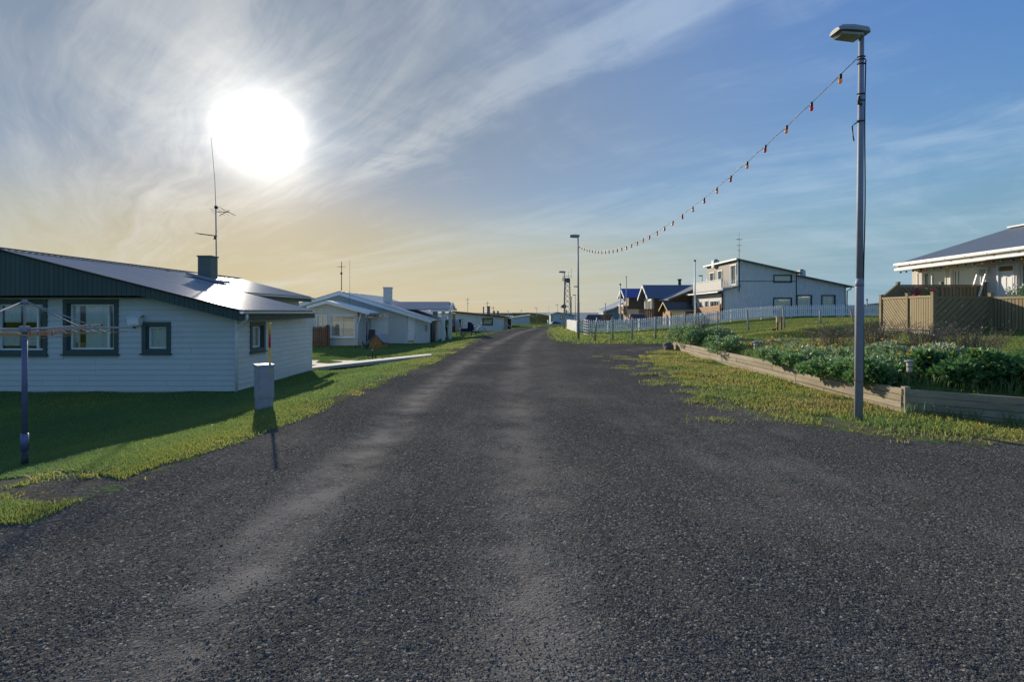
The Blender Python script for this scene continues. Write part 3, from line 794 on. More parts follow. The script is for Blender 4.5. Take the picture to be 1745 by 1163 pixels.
fw.window(h1, *wins[0], GREEN, WHITE2, mull=(.82,), curtain=[(.05, .42, .60, 1, CURT), (.45, .8, .60, 1, CURT), (.86, 1, .55, 1, CURT), (.02, .40, .10, .48, CURT), (.5, .8, .10, .45, CURT), (.86, .99, .08, .45, CURT)])
fw.window(h1, *wins[1], GREEN, WHITE2, mull=(.82,), curtain=[(.28, .80, .03, 1, CURT), (.86, 1, .03, 1, CURT), (.06, .27, .03, .16, CURTO), (.02, .16, .05, 1, CURT)])
fw.window(h1, *wins[2], GREEN, WHITE2, curtain=[(.05, .95, .02, 1, CURT)])
sw.window(h1, *swin[0], GREEN, WHITE2, curtain=[(.05, .95, .02, 1, CURT)])
rf = MB()
rf.corr((-7.2, 13.45, roofz(-7.2)), (-7.2, 18.75, roofz(-7.2)), (RX, 18.75, RZ), (RX, 13.45, RZ), 27, .006)
rf.corr((-9.95, 18.75, roofz(-9.95)), (-9.95, 25.6, roofz(-9.95)), (RX, 25.6, RZ), (RX, 18.75, RZ), 34, .006)
rf.corr((-20.1, 13.45, roofz(-20.1)), (-20.1, 25.6, roofz(-20.1)), (RX, 25.6, RZ), (RX, 13.45, RZ), 60, .006)
roof = rf.build('roof', ROOFM, h1)
dk = MB()
dk.slab((-7.22, 13.62, roofz(-7.22) - .022), (-7.22, 18.7, roofz(-7.22) - .022), (RX, 18.7, RZ - .022), (RX, 13.62, RZ - .022), .05)
dk.slab((-10, 18.7, roofz(-10) - .022), (-10, 25.55, roofz(-10) - .022), (RX, 25.55, RZ - .022), (RX, 18.7, RZ - .022), .05)
dk.slab((-20.05, 13.62, roofz(-20.05) - .022), (-20.05, 25.55, roofz(-20.05) - .022), (RX, 25.55, RZ - .022), (RX, 13.62, RZ - .022), .05)
dk.build('deck', GREEN, roof)
tr_ = MB(); tr_.bar((-7.18, 13.5, roofz(-7.18) + .012), (RX, 13.5, RZ + .02), .10, .012); tr_.bar((-20.1, 13.5, roofz(-20.1) + .012), (RX, 13.5, RZ + .02), .10, .012)
tr_.bar((RX, 13.45, RZ + .03), (RX, 25.6, RZ + .03), .22, .02); tr_.build('flashing', ROOFM, roof)
fas = MB(); fas.box(-7.26, -7.22, 13.98, 18.72, roofz(-7.2) - .27, roofz(-7.2) - .06); fas.box(-10.02, -9.98, 18.76, 25.5, roofz(-10) - .26, roofz(-10) - .05); fas.build('fascia', GREEN, roof)
yy = 14.0; fb = MB()
while yy < 18.65: fb.box(-7.216, -7.205, yy + .005, yy + .105, roofz(-7.2) - .265, roofz(-7.2) - .065); yy += .115
fb.build('fascia_boards', GREEN, roof)
def gutter(mb, x, y0, y1, z, r=.065):
    n = 9; ring = [(x + r + r * math.cos(math.pi + math.pi * k / n), z + r * math.sin(math.pi + math.pi * k / n)) for k in range(n + 1)]
    ring2 = [(x + r + (r - .012) * math.cos(2 * math.pi - math.pi * k / n), z + (r - .012) * math.sin(2 * math.pi - math.pi * k / n)) for k in range(n + 1)]
    mb.prism([(a, y0, b) for a, b in ring + ring2], (0, y1 - y0, 0))
gt = MB(); gutter(gt, -7.19, 13.5, 18.8, roofz(-7.2) - .045); gutter(gt, -9.95, 18.8, 25.6, roofz(-9.95) - .04); gt.build('gutter', WHITE2, roof)
dp = MB(); dp.tube([(-7.12, 13.75, 1.60), (-7.13, 13.77, 1.47), (-7.30, 13.86, 1.36), (-7.46, 13.93, 1.26), (-7.50, 13.94, 1.1), (-7.50, 13.94, zb - .03)], .036, 10); dp.build('downpipe', WHITE2, h1, smooth=True)
vb = MB(); vb.box(-10.38, -10.07, 13.80, 13.972, 1.31, 1.52); vb.prism([(-10.40, 13.78, 1.50), (-10.05, 13.78, 1.50), (-10.05, 13.972, 1.58), (-10.40, 13.972, 1.58)], (0, 0, .02))
for k in range(4): vb.box(-10.36, -10.09, 13.79, 13.80, 1.34 + k * .04, 1.355 + k * .04)
vb.build('vent_hood', WHITE2, h1)
ch = MB(); cx0, cy0 = -12.0, 20.2; ch.box(cx0 - .25, cx0 + .25, cy0 - .24, cy0 + .24, 2.75, 3.86); ch.box(cx0 - .28, cx0 + .28, cy0 - .27, cy0 + .27, 3.83, 3.88)
chim = ch.build('chimney', CHIM, h1)
cf = MB(); cf.prism([(cx0 - .55, cy0 - .5, roofz(cx0 - .55) + .03), (cx0 + .6, cy0 - .5, roofz(cx0 + .6) + .03), (cx0 + .6, cy0 - .5, roofz(cx0 + .6) + .14), (cx0 - .55, cy0 - .5, roofz(cx0 - .55) + .14)], (0, 1.0, 0)); cf.build('flashing', ROOFM, chim)
rn = MB(); rn.bar((cx0 - 1.2, cy0 - .45, roofz(cx0 - 1.2) + .03), (cx0 - 2.2, cy0 - 1.1, roofz(cx0 - 2.2) + .03), .03, .03); rn.build('seam', DARK, roof)

# antenna by the chimney
an = thing('tv_antenna', 'tall antenna mast with two aerials and long whip beside dark green chimney', 'antenna', (-11.9, 20.62, 2.8))
ax, ay = -11.9, 20.62
MB().tube([(ax, ay, 2.86), (ax - .03, ay, 5.98)], .024, 8).build('mast', GALV, an, smooth=True)
MB().tube([(ax - .03, ay, 5.95), (ax - .07, ay, 7.0), (ax - .22, ay, 8.72)], [.011, .009, .006], 6).build('whip', DARK, an, smooth=True)
y1_ = MB(); y1_.tube([(ax - .78, ay - .05, 4.84), (ax + .02, ay, 4.74)], .014, 6)
for k in range(9): qx = ax - .76 + k * .085; y1_.tube([(qx, ay - .22, 4.83 - k * .011), (qx, ay + .22, 4.83 - k * .011)], .005, 4)
y1_.bar((ax - .06, ay - .14, 4.55), (ax - .06, ay + .14, 4.95), .008, .008); y1_.build('aerial', DARK, an)
y2_ = MB(); y2_.tube([(ax - .04, ay, 5.72), (ax + .52, ay, 5.70)], .013, 6); y2_.tube([(ax + .30, ay - .35, 5.48), (ax + .46, ay + .1, 5.80)], .012, 5)
for q, l in ((-.15, .12), (.05, .5), (.25, .42), (.45, .46)): y2_.tube([(ax + q, ay - l, 5.74), (ax + q + .02, ay + l, 5.66)], .006, 4)
y2_.tube([(ax + .08, ay, 5.92), (ax + .72, ay + .1, 5.58)], .006, 4); y2_.build('aerial', DARK, an)
MB().box(ax - .08, ax - .02, ay - .04, ay + .04, 4.6, 4.72).build('bracket', DARK, an); MB().box(ax - .07, ax + .04, ay - .04, ay + .04, 5.84, 5.94).build('bracket', DARK, an)

# ================================================================== rotary clothes dryers
def dryer(name, label, loc, pole_z, arm_z, top_z, L, ang, scale_r=1., poled=BLUEP, ropes=True):
    X, Y, Z = loc; t = thing(name, label, 'clothes dryer', loc)
    MB().tube([(X, Y, Z + .2), (X, Y, Z + .42)], .041 * scale_r, 12).build('collar', BLUEP, t, smooth=True); MB().tube([(X, Y, Z - .05), (X, Y, Z + .2)], .039 * scale_r, 12).build('ground_sleeve', DARK, t, smooth=True)
    MB().tube([(X, Y, Z + .40), (X, Y, pole_z)], .030 * scale_r, 12).build('pole', poled, t, smooth=True)
    MB().tube([(X, Y, pole_z - .02), (X, Y, top_z)], .014 * scale_r, 8).build('upper_tube', GALV, t, smooth=True)
    hb = MB(); hb.lathe((X, Y, top_z - .03), [(.03, 0), (.034, .02), (.022, .05)], 10); hb.lathe((X, Y, arm_z - .04), [(.055, 0), (.06, .03), (.06, .06), (.05, .08)], 12); hb.build('hub', GALV, t)
    tips = []
    for k in range(4):
        a = R(ang + 90 * k); d = Vector((math.cos(a), math.sin(a), 0)); P0 = Vector((X, Y, arm_z)); P1 = P0 + d * L + Vector((0, 0, .02))
        arm = MB().bar(P0 + d * .03, P1, .024 * scale_r, .024 * scale_r).build('arm', GALV, t)
        MB().bar(P1, P1 + d * .03, .027 * scale_r, .027 * scale_r).build('end_cap', BLACK, arm)
        MB().tube([(X + d.x * .02, Y + d.y * .02, top_z - .01), P0 + d * L * .66 + Vector((0, 0, .02)), P0 + d * (L * .68) + Vector((0, 0, -.01))], .008 * scale_r, 6).build('stay', GALV, t, smooth=True)
        tips.append(d)
    if ropes:
        rp = MB()
        for j in range(6):
            rr = L * (.32 + .125 * j)
            for k in range(4):
                a = Vector((X, Y, arm_z - .03)) + tips[k] * rr; b = Vector((X, Y, arm_z - .03)) + tips[(k + 1) % 4] * rr
                rp.tube([a, a.lerp(b, .5) - Vector((0, 0, .02 + .05 * rr * random.random())), b], .0035 * scale_r, 5)
        rp.build('line', ROPE, t)
    return t
Yd = 6.62; Xd = xat(42, Yd)
dr = dryer('clothes_dryer', 'blue-poled rotary clothes dryer standing on the lawn before green-framed windows', (Xd, Yd, gz(Xd, Yd)), 1.44, 1.435, 1.80, 1.34, 4)
pg = MB()
for k in range(11):
    q = -.3 - .09 * k if k < 7 else .3 + .09 * (k - 6)
    pg.box(Xd + q, Xd + q + .012, Yd - .35, Yd - .342, 1.36, 1.41)
pg.build('clothes_peg', RED, dr)

# ================================================================== utility cabinet and snow marker
Yc = 9.2; Xc = xat(450, Yc); zc = gz(Xc, Yc)
cab = thing('utility_cabinet', 'grey street cabinet standing on the grass bank beside the road', 'cabinet', (Xc, Yc, zc))
def rbox(cx, cy, w_, d_, z0, z1, ang, taper=0):
    a = R(ang); c, s = math.cos(a), math.sin(a); q = [(-w_ / 2, -d_ / 2), (w_ / 2, -d_ / 2), (w_ / 2, d_ / 2), (-w_ / 2, d_ / 2)]
    return [(cx + (x * k) * c - (y * k) * s, cy + (x * k) * s + (y * k) * c, z) for z, k in ((z0, 1), (z1, 1 - taper)) for x, y in q]
BF = [(3, 2, 1, 0), (4, 5, 6, 7), (0, 1, 5, 4), (1, 2, 6, 5), (2, 3, 7, 6), (3, 0, 4, 7)]
ANGC = 38
MB().add(rbox(Xc, Yc, .25, .27, zc - .05, zc + .20, ANGC), BF).build('base', CABM, cab)
bo = MB().add(rbox(Xc, Yc, .27, .29, zc + .203, zc + .76, ANGC), BF).build('body', CABM, cab)
MB().add(rbox(Xc, Yc, .30, .32, zc + .762, zc + .80, ANGC, .06), BF).build('lid', CABM, cab)
ca, sa = math.cos(R(ANGC)), math.sin(R(ANGC))
lw = Wall((Xc - .135 * ca + .148 * sa - 0, Yc - .135 * sa - .148 * ca), (ca, sa), (sa, -ca))
d_ = MB(); lw.cell(d_, .02, .25, zc + .225, zc + .74, .001, .008); d_.build('door', CABM, bo)
d_ = MB(); lw.cell(d_, .05, .19, zc + .25, zc + .30, .009, .014); d_.build('nameplate', GALV, bo)
d_ = MB(); lw.cell(d_, .20, .235, zc + .66, zc + .70, .009, .013); d_.build('sticker', YEL, bo)
rwl = Wall((Xc + .135 * ca + .145 * sa, Yc + .135 * sa - .145 * ca), (-sa, ca), (ca, sa))
d_ = MB(); rwl.cell(d_, .01, .05, zc + .69, zc + .73, .001, .004); d_.build('sticker', YEL, bo)
Ym = 9.55; Xm = xat(459.5, Ym); zm = gz(Xm, Ym)
mk = thing('snow_marker', 'slim yellow and red marker stake rising behind grey street cabinet', 'marker post', (Xm, Ym, zm))
MB().tube([(Xm, Ym, zm - .1), (Xm, Ym, 1.0)], .021, 8).build('lower_band', YEL, mk, smooth=True)
MB().tube([(Xm, Ym, 1.0), (Xm, Ym, 1.24)], .0212, 8).build('red_band', RED, mk, smooth=True)
MB().tube([(Xm, Ym, 1.24), (Xm, Ym, 1.46)], .021, 8).build('upper_band', YEL, mk, smooth=True)

# ================================================================== HOUSE 2: white gabled house with sunroom and porch
Y2 = 36.0; X2 = lambda px: xat(px, Y2); Z2 = lambda py: zat(py, Y2)
z2 = -.56
h2 = thing('house', 'white gabled house with glazed sunroom, chimney and open porch by the road', 'house', (-9, 40, z2))
PX, PZ, SL2 = X2(582), Z2(497), .305
rz2 = lambda x: PZ - SL2 * abs(x - PX)
xl2, xr2 = -16.2, X2(731)
w2 = Wall((xl2, Y2), (1, 0), (0, -1)); u2 = lambda px: X2(px) - xl2
win2 = [(u2(634), u2(660), 1.26, 1.53)]
hz = [(u2(693), u2(708), z2 - .1, z2 + 1.98)]
wm = MB(); w2.holed(wm, 0, xr2 - xl2, z2 - .2, 1.13, hz)
dl, dr_ = X2(693), X2(708); w2.holed(wm, 0, dl - xl2, 1.13, 1.58, win2)
wm.prism([(xl2, Y2, 1.58), (dl, Y2, 1.58), (dl, Y2, max(1.59, rz2(dl) - .1)), (PX, Y2, PZ - .1), (xl2, Y2, rz2(xl2) - .1)], (0, .2, 0))
wm.prism([(dl, Y2, 1.42), (dr_, Y2, 1.42), (dr_, Y2, rz2(dr_) - .08), (dl, Y2, rz2(dl) - .08)], (0, .2, 0)); wm.prism([(dr_, Y2, 1.13), (xr2, Y2, 1.13), (xr2, Y2, rz2(xr2) - .08), (dr_, Y2, rz2(dr_) - .08)], (0, .2, 0))
wm.box(xr2 - .2, xr2, Y2 + .2, 47, z2 - .2, 1.15); wm.box(xl2, xr2, 46.8, 47, z2 - .2, 1.5)
wl2 = wm.build('wall', WHITE, h2)
# flush window with boarded lower half
w2.window(h2, *win2[0], WHITE2, WHITE2, trim=.07, mull=(.3,), curtain=[(.32, .98, 0, .8, CURTO)])
bp_ = MB(); w2.cell(bp_, win2[0][0] - .05, win2[0][1] + .05, z2 + .70, 1.15, .002, .03); bp_.build('panel', WHITE2, h2)
dr2 = MB(); w2.cell(dr2, hz[0][0] + .04, hz[0][1] - .04, z2 + .02, z2 + 1.95, -.06, -.02); door = dr2.build('door', WHITE2, h2)
d3 = MB(); w2.cell(d3, hz[0][0] + .09, hz[0][1] - .09, z2 + .10, z2 + .26, -.019, -.008); d3.build('kick_plate', WOODY, door)
d3 = MB(); w2.cell(d3, hz[0][0] + .09, hz[0][0] + .13, z2 + .92, z2 + 1.0, -.019, .03); d3.build('handle', GALV, door)
d3 = MB(); w2.cell(d3, hz[0][0] - .06, hz[0][0], z2 - .1, z2 + 2.04, .002, .03); w2.cell(d3, hz[0][1], hz[0][1] + .06, z2 - .1, z2 + 2.04, .002, .03); d3.build('frame', WHITE2, door)
# roof
oy = Y2 - .5
r2 = MB(); r2.corr((X2(735) + .1, oy, rz2(X2(735) + .1)), (X2(735) + .1, 47.3, rz2(X2(735) + .1)), (PX, 47.3, PZ), (PX, oy, PZ), 50, .015); r2.corr((xl2 - .4, oy, rz2(xl2 - .4)), (xl2 - .4, 47.3, rz2(xl2 - .4)), (PX, 47.3, PZ), (PX, oy, PZ), 50, .015)
rf2 = r2.build('roof', mat('white_steel_roof', (.55, .57, .58), .4, .25, var=.06), h2, smooth=True)
bb = MB(); xe = X2(735) + .1
bb.slab((xe, oy + .02, rz2(xe) - .02), (xe, 47.2, rz2(xe) - .02), (PX, 47.2, PZ - .02), (PX, oy + .02, PZ - .02), .1)
bb.slab((xl2 - .4, oy + .02, rz2(xl2 - .4) - .02), (xl2 - .4, 47.2, rz2(xl2 - .4) - .02), (PX, 47.2, PZ - .02), (PX, oy + .02, PZ - .02), .1)
bb.prism([(PX, oy, PZ - .03), (xe, oy, rz2(xe) - .03), (xe, oy, rz2(xe) - .27), (PX, oy, PZ - .27)], (0, -.04, 0)); bb.prism([(PX, oy, PZ - .03), (xl2 - .4, oy, rz2(xl2 - .4) - .03), (xl2 - .4, oy, rz2(xl2 - .4) - .27), (PX, oy, PZ - .27)], (0, -.04, 0))
bb.build('barge_board', WHITE2, rf2)
gt2 = MB(); gutter(gt2, xe, oy - .02, 47, rz2(xe) - .06); gt2.build('gutter', WHITE2, rf2)
cxx = X2(661) * 38.5 / 36; c2 = MB(); c2.box(cxx - .27, cxx + .27, 38.2, 38.8, rz2(cxx) - .3, zat(490.5, 38.5)); c2.box(cxx - .30, cxx + .30, 38.17, 38.83, zat(490.5, 38.5) - .08, zat(490.5, 38.5) + .03); c2.build('chimney', WHITE, h2)
# sunroom in front
Ys = 33.4; sx0, sx1, spx = xat(534, Ys), xat(609, Ys), xat(560, Ys); spz = zat(512.5, Ys); sl3 = .27
sz = lambda x: spz - sl3 * abs(x - spx)
ws = Wall((sx0, Ys), (1, 0), (0, -1)); us_ = lambda px: xat(px, Ys) - sx0
sr = MB(); holes = [(us_(540.5), us_(556.5), z2 + .95, 1.45), (us_(563.5), us_(604.5), z2 + .62, 1.45)]
ws.holed(sr, 0, sx1 - sx0, z2 - .15, 1.5, holes, .12)
sr.prism([(sx0, Ys, 1.5), (sx1, Ys, 1.5), (sx1, Ys, sz(sx1) - .08), (spx, Ys, spz - .08), (sx0, Ys, sz(sx0) - .08)] , (0, .12, 0))
sr.box(sx1 - .12, sx1, Ys + .12, Y2, z2 - .15, sz(sx1) - .1)
sr.build('sunroom_wall', WHITE, h2)
ws.window(h2, *holes[0], WHITE2, WHITE2, trim=.05, mull=(.5,), sill=False, blind=(.0, .5, BLIND)); ws.window(h2, *holes[1], WHITE2, WHITE2, trim=.05, mull=(.5,), hmull=((.18, .5, 1), ), sill=True, blind=(.4, .72, BLIND))
r3 = MB(); r3.slab((sx0 - .3, Ys - .35, sz(sx0 - .3)), (spx, Ys - .35, spz), (spx, Y2, spz), (sx0 - .3, Y2, sz(sx0 - .3)), .10); r3.slab((spx, Ys - .35, spz), (xat(632, Ys), Ys - .35, sz(xat(632, Ys))), (xat(632, Ys), Y2, sz(xat(632, Ys))), (spx, Y2, spz), .10)
r3.prism([(spx, Ys - .352, spz - .02), (xat(632, Ys), Ys - .352, sz(xat(632, Ys)) - .02), (xat(632, Ys), Ys - .352, sz(xat(632, Ys)) - .2), (spx, Ys - .352, spz - .2)], (0, -.03, 0)); r3.prism([(spx, Ys - .352, spz - .02), (sx0 - .3, Ys - .352, sz(sx0 - .3) - .02), (sx0 - .3, Ys - .352, sz(sx0 - .3) - .2), (spx, Ys - .352, spz - .2)], (0, -.03, 0))
r3.build('sunroom_roof', WHITE2, h2)
dpp = MB(); dpp.tube([(xat(618, Ys), Ys - .2, sz(xat(618, Ys)) - .15), (xat(612, Ys), Ys - .12, 1.0), (xat(610, Ys), Ys - .05, .8), (xat(610, Ys), Ys - .05, z2)], .035, 8); dpp.build('downpipe', WHITE2, h2, smooth=True)
# porch / carport
pr = MB(); pz = zat(514, 39); pe = zat(527, 39); 
pr.slab((xat(672, 40), 37.6, pe), (xat(768, 38) , 37.6, pe), (xat(766, 40), 40, pz), (xat(672, 42), 40, pz), .06); pr.slab((xat(672, 42), 40, pz), (xat(766, 40), 40, pz), (xat(768, 38), 42.4, pe), (xat(672, 40), 42.4, pe), .06)
prf = pr.build('porch_roof', ROOFM, h2)
pb_ = MB(); xg = xat(767, 38.5); pb_.prism([(xg + .05, 37.5, pe - .03), (xg + .05, 40, pz - .03), (xg + .05, 42.5, pe - .03), (xg + .05, 42.5, pe - .18), (xg + .05, 40, pz - .2), (xg + .05, 37.5, pe - .18)], (-.05, 0, 0)); pb_.prism([(xg - .05, 37.7, pe - .12), (xg - .05, 42.3, pe - .12), (xg - .05, 40, pz - .1)], (-.05, 0, 0))
pb_.box(xat(735, 38), xg, 37.62, 37.72, pe - .2, pe - .04); pb_.build('barge_board', WHITE2, prf)
for px_, yy_ in ((755.5, 38.2), (767.5, 40.4)):
    xx_ = xat(px_, yy_); q = MB(); q.box(xx_ - .12, xx_ + .12, yy_ - .12, yy_ + .12, gz(xx_, yy_) - .1, pe - .2); q.box(xx_ - .05, xx_ + .05, yy_ - .05, yy_ + .05, pe - .2, pe - .05); q.build('post', WHITE2, h2)
q = MB(); xx_ = xat(741, 39); q.box(xx_ - .15, xx_ + .22, 38.9, 39.1, z2 - .1, pe - .05); q.build('porch_wall', CREAM, h2)
q = MB(); q.box(xr2, xr2 + .1, 36.6, 38.4, z2, 1.2); q.build('entrance_door', BLACK, h2)
q = MB(); w2.cell(q, u2(724.5), u2(727.5), .35, .72, .002, .12); q.prism([w2.p(u2(724), .72, .002), w2.p(u2(728), .72, .002), w2.p(u2(728), .72, .14), w2.p(u2(724), .72, .14)], (0, 0, .05)); q.build('mailbox', GALV, h2)
for lab, px_, yy_, top, r_ in (('thin bare mast with a cross bar on ridge of white gabled house', 582, 37.5, 446, .035), ('hair-thin whip aerial above the sunroom roof of white gabled house', 596, 35.0, 443, .012)):
    xx_ = xat(px_, yy_); zz_ = zat(top, yy_); a_ = thing('roof_mast', lab, 'antenna', (xx_, yy_, 2.3)); MB().tube([(xx_, yy_, sz(xx_) - .1 if r_ < .02 else rz2(xx_) - .1), (xx_, yy_, zz_)], [r_, r_ * .6], 6).build('mast', DARK, a_, smooth=True)
    if r_ > .02:
        k = MB(); k.tube([(xx_ - .32, yy_, zz_ - .40), (xx_ + .3, yy_, zz_ - .38)], .014, 5); k.tube([(xx_, yy_ - .3, zz_ - .36), (xx_, yy_ + .3, zz_ - .36)], .012, 5); k.box(xx_ - .07, xx_ + .05, yy_ - .05, yy_ + .05, zz_ - .95, zz_ - .8); k.build('crossbar', DARK, a_)

# brown wooden gate between the two white houses
Yg = 32.6; g = thing('garden_gate', 'brown boarded garden gate between the white bungalow and sunroom', 'gate', (xat(541, Yg), Yg, z2)); gx0, gx1 = xat(523, Yg), xat(556, Yg)
n = 10
for k in range(n):
    a = gx0 + (gx1 - gx0) * k / n; MB().box(a + .012, a + (gx1 - gx0) / n - .012, Yg - .02, Yg + .01, z2 + .05, z2 + 1.28 + .02 * (k % 2)).build('board', WOODB, g)
q = MB(); q.box(gx0, gx1, Yg + .012, Yg + .06, z2 + .25, z2 + .35); q.box(gx0, gx1, Yg + .012, Yg + .06, z2 + 1.0, z2 + 1.1); q.build('rail', WOODB, g)
for xx_ in (gx0 - .02, gx1 + .03, gx1 + .16): MB().box(xx_ - .05, xx_ + .05, Yg - .05, Yg + .05, z2 - .1, z2 + 1.42).build('post', WOODB, g)

# ================================================================== yard things by the gabled house
# second rotary dryer
Yq = 30.0; Xq = xat(625, Yq)
dryer('clothes_dryer', 'dark thin rotary clothes dryer on the sunny lawn before gabled house', (Xq, Yq, gz(Xq, Yq)), zat(548, Yq), zat(541, Yq), zat(536, Yq), 1.75, 8, 1.0, DARK, True)
# wooden playhouse / kennel
Yk = 31.0; Xk = xat(641, Yk); zk = gz(Xk, Yk)
k_ = thing('kennel', 'small wooden kennel with shiny metal roof on the lawn', 'kennel', (Xk, Yk, zk))
q = MB(); q.prism([(Xk - .38, Yk, zk), (Xk + .38, Yk, zk), (Xk + .38, Yk, zk + .42), (Xk, Yk, zk + .80), (Xk - .38, Yk, zk + .42)], (.12, .75, 0)); q.build('body', WOODO, k_)
for k in range(7):
    a = Xk - .37 + k * .106; hgt = lambda x: zk + .40 + .38 * (1 - abs(x - Xk) / .38)
    q = MB(); q.prism([(a, Yk - .02, zk), (a + .098, Yk - .02, zk), (a + .098, Yk - .02, hgt(a + .098)), (a + .049, Yk - .02, max(hgt(a + .049), hgt(a))), (a, Yk - .02, hgt(a))], (0, .019, 0)); q.build('board', WOODO, k_)
q = MB(); q.prism([(Xk, Yk - .08, zk + .86), (Xk + .5, Yk - .08, zk + .36), (Xk + .62, Yk + .8, zk + .36), (Xk + .12, Yk + .8, zk + .86)], (0, 0, -.03)); q.prism([(Xk, Yk - .08, zk + .86), (Xk - .5, Yk - .08, zk + .36), (Xk - .38, Yk + .8, zk + .36), (Xk + .12, Yk + .8, zk + .86)], (0, 0, -.03)); q.build('roof', ROOFM, k_)
# bench / table with a dark chair behind the kennel
Yt = 31.8; xa, xb = xat(613, Yt), xat(633, Yt); zt = gz(xa, Yt)
t_ = thing('garden_bench', 'low weathered wooden bench left of the kennel', 'bench', ((xa + xb) / 2, Yt, zt))
for k in range(3): MB().box(xa, xb, Yt + k * .13, Yt + k * .13 + .11, zt + .40, zt + .44).build('slat', WOODP, t_)
for xx_ in (xa + .08, xb - .12): MB().box(xx_, xx_ + .05, Yt + .03, Yt + .35, zt, zt + .40).build('leg', WOODP, t_)
Yt = 32.4; xx_ = xat(629.5, Yt)
c_ = thing('garden_chair', 'black plastic garden chair standing behind the wooden bench', 'chair', (xx_, Yt, zt))
MB().box(xx_ - .25, xx_ + .25, Yt, Yt + .45, zt + .42, zt + .46).build('seat', BLACK, c_)
MB().prism([(xx_ - .24, Yt + .44, zt + .46), (xx_ + .24, Yt + .44, zt + .46), (xx_ + .2, Yt + .6, zt + 1.1), (xx_ - .2, Yt + .6, zt + 1.1)], (0, .03, 0)).build('backrest', BLACK, c_)
for a, b in ((-.22, .03), (.22, .03), (-.22, .42), (.22, .42)): MB().bar((xx_ + a, Yt + b, zt), (xx_ + a * .9, Yt + b, zt + .42), .04, .04).build('leg', BLACK, c_)
for s in (-1, 1): MB().bar((xx_ + s * .25, Yt + .02, zt + .66), (xx_ + s * .25, Yt + .5, zt + .68), .05, .03).build('armrest', BLACK, c_)
# two short posts by the path
for nm, lab, px_, top, bot, r_ in (('path_light', 'shorter pale-topped stake light beside the garden path', 634.8, 598, 614.5, .02), ('bird_post', 'taller dark brown post with small platform beside the garden path', 640.3, 589, 614, .03)):
    yy_ = 22.2; xx_ = xat(px_, yy_); z0 = gz(xx_, yy_); o = thing(nm, lab, 'post', (xx_, yy_, z0)); z1 = zat(top, yy_)
    MB().tube([(xx_, yy_, z0 - .05), (xx_, yy_, z1)], r_, 8).build('stem', DARK if r_ < .025 else WOODB, o)
    if r_ < .025: MB().lathe((xx_, yy_, z1 - .02), [(.03, 0), (.04, .03), (.035, .07), (.01, .09)], 10).build('lamp_head', GALV, o)
    else:
        MB().lathe((xx_, yy_, z1 - .01), [(.045, 0), (.05, .03), (.02, .05)], 8).build('cap', WOODB, o)
    MB().box(xx_ - .1, xx_ + .1, yy_ - .04, yy_ + .04, z0 - .02, z0 + .03).build('foot', DARK, o)

# ---------------- laundry behind the porch
Yl = 45.0
ll = thing('washing_line', 'washing line on two posts strung behind the porch', 'washing line', (xat(765, Yl), Yl, -.6))
lx0, lx1 = xat(738, Yl), xat(788, Yl); lz = zat(544, Yl)
for xx_ in (lx0, lx1): MB().tube([(xx_, Yl, -.7), (xx_, Yl, lz + .1)], .035, 8).build('post', GALV, ll)
MB().tube([(lx0, Yl, lz), ((lx0 + lx1) / 2, Yl, lz - .04), (lx1, Yl, lz)], .006, 5).build('line', ROPE, ll)
gm = [('red-brown towel', 746, 9, 553, 565, (.22, .07, .05)), ('teal shirt', 749.5, 6, 544, 556, (.05, .16, .20)), ('pinkish sheet', 761, 7, 543, 556, (.55, .42, .38)),
      ('small blue top', 773, 4, 544, 550, (.12, .2, .35)), ('beige towel', 771.5, 6, 546, 557, (.42, .30, .22)), ('maroon cloth', 772.5, 8, 554, 567, (.16, .07, .06)), ('grey-white sheet', 779, 7, 545, 566, (.46, .45, .44)), ('black trousers', 783.5, 4, 544, 559, (.02, .025, .035))]
for i, (nm, px_, wpx, t0, t1, c) in enumerate(gm):
    yy_ = Yl + .02 + (.35 if t0 > 550 else 0) + .01 * i; xx_ = xat(px_, yy_); ww = wpx / F * yy_; z1 = zat(t0, yy_); z0 = zat(t1, yy_)
    if t0 > 550: z1 = lz - .02
    mb = MB(); nn = 8; rows = 5
    for r in range(rows + 1):
        for k in range(nn + 1):
            mb.v.append((xx_ - ww / 2 + ww * k / nn, yy_ + .05 * math.sin(k * 1.7 + i) * r / rows, z1 + (z0 - z1) * r / rows + .02 * math.sin(k * 2 + i) * (r / rows)))
    for r in range(rows):
        for k in range(nn):
            if 'trousers' in nm and r > 1 and k in (3, 4): continue
            a = r * (nn + 1) + k; mb.f.append((a, a + 1, a + nn + 2, a + nn + 1))
    o = mb.build('garment', mat('cloth_' + nm.replace(' ', '_'), c, .9, var=.1), smooth=True)
    md = o.modifiers.new('thickness', 'SOLIDIFY'); md.thickness = .008
    tag(o, nm + ' hanging on the washing line behind the porch', 'laundry', 'laundry behind the porch')
# orange ball-like toy on the grass
q = MB(); yy_ = 46; xx_ = xat(750, yy_); q.lathe((xx_, yy_, gz(xx_, yy_)), [(.22, 0), (.28, .12), (.26, .2), (.1, .23)], 12); tag(q.build('toy_tub', mat('orange_plastic', (.65, .12, .03), .4), smooth=True), 'orange plastic tub on the grass behind the porch', 'tub')

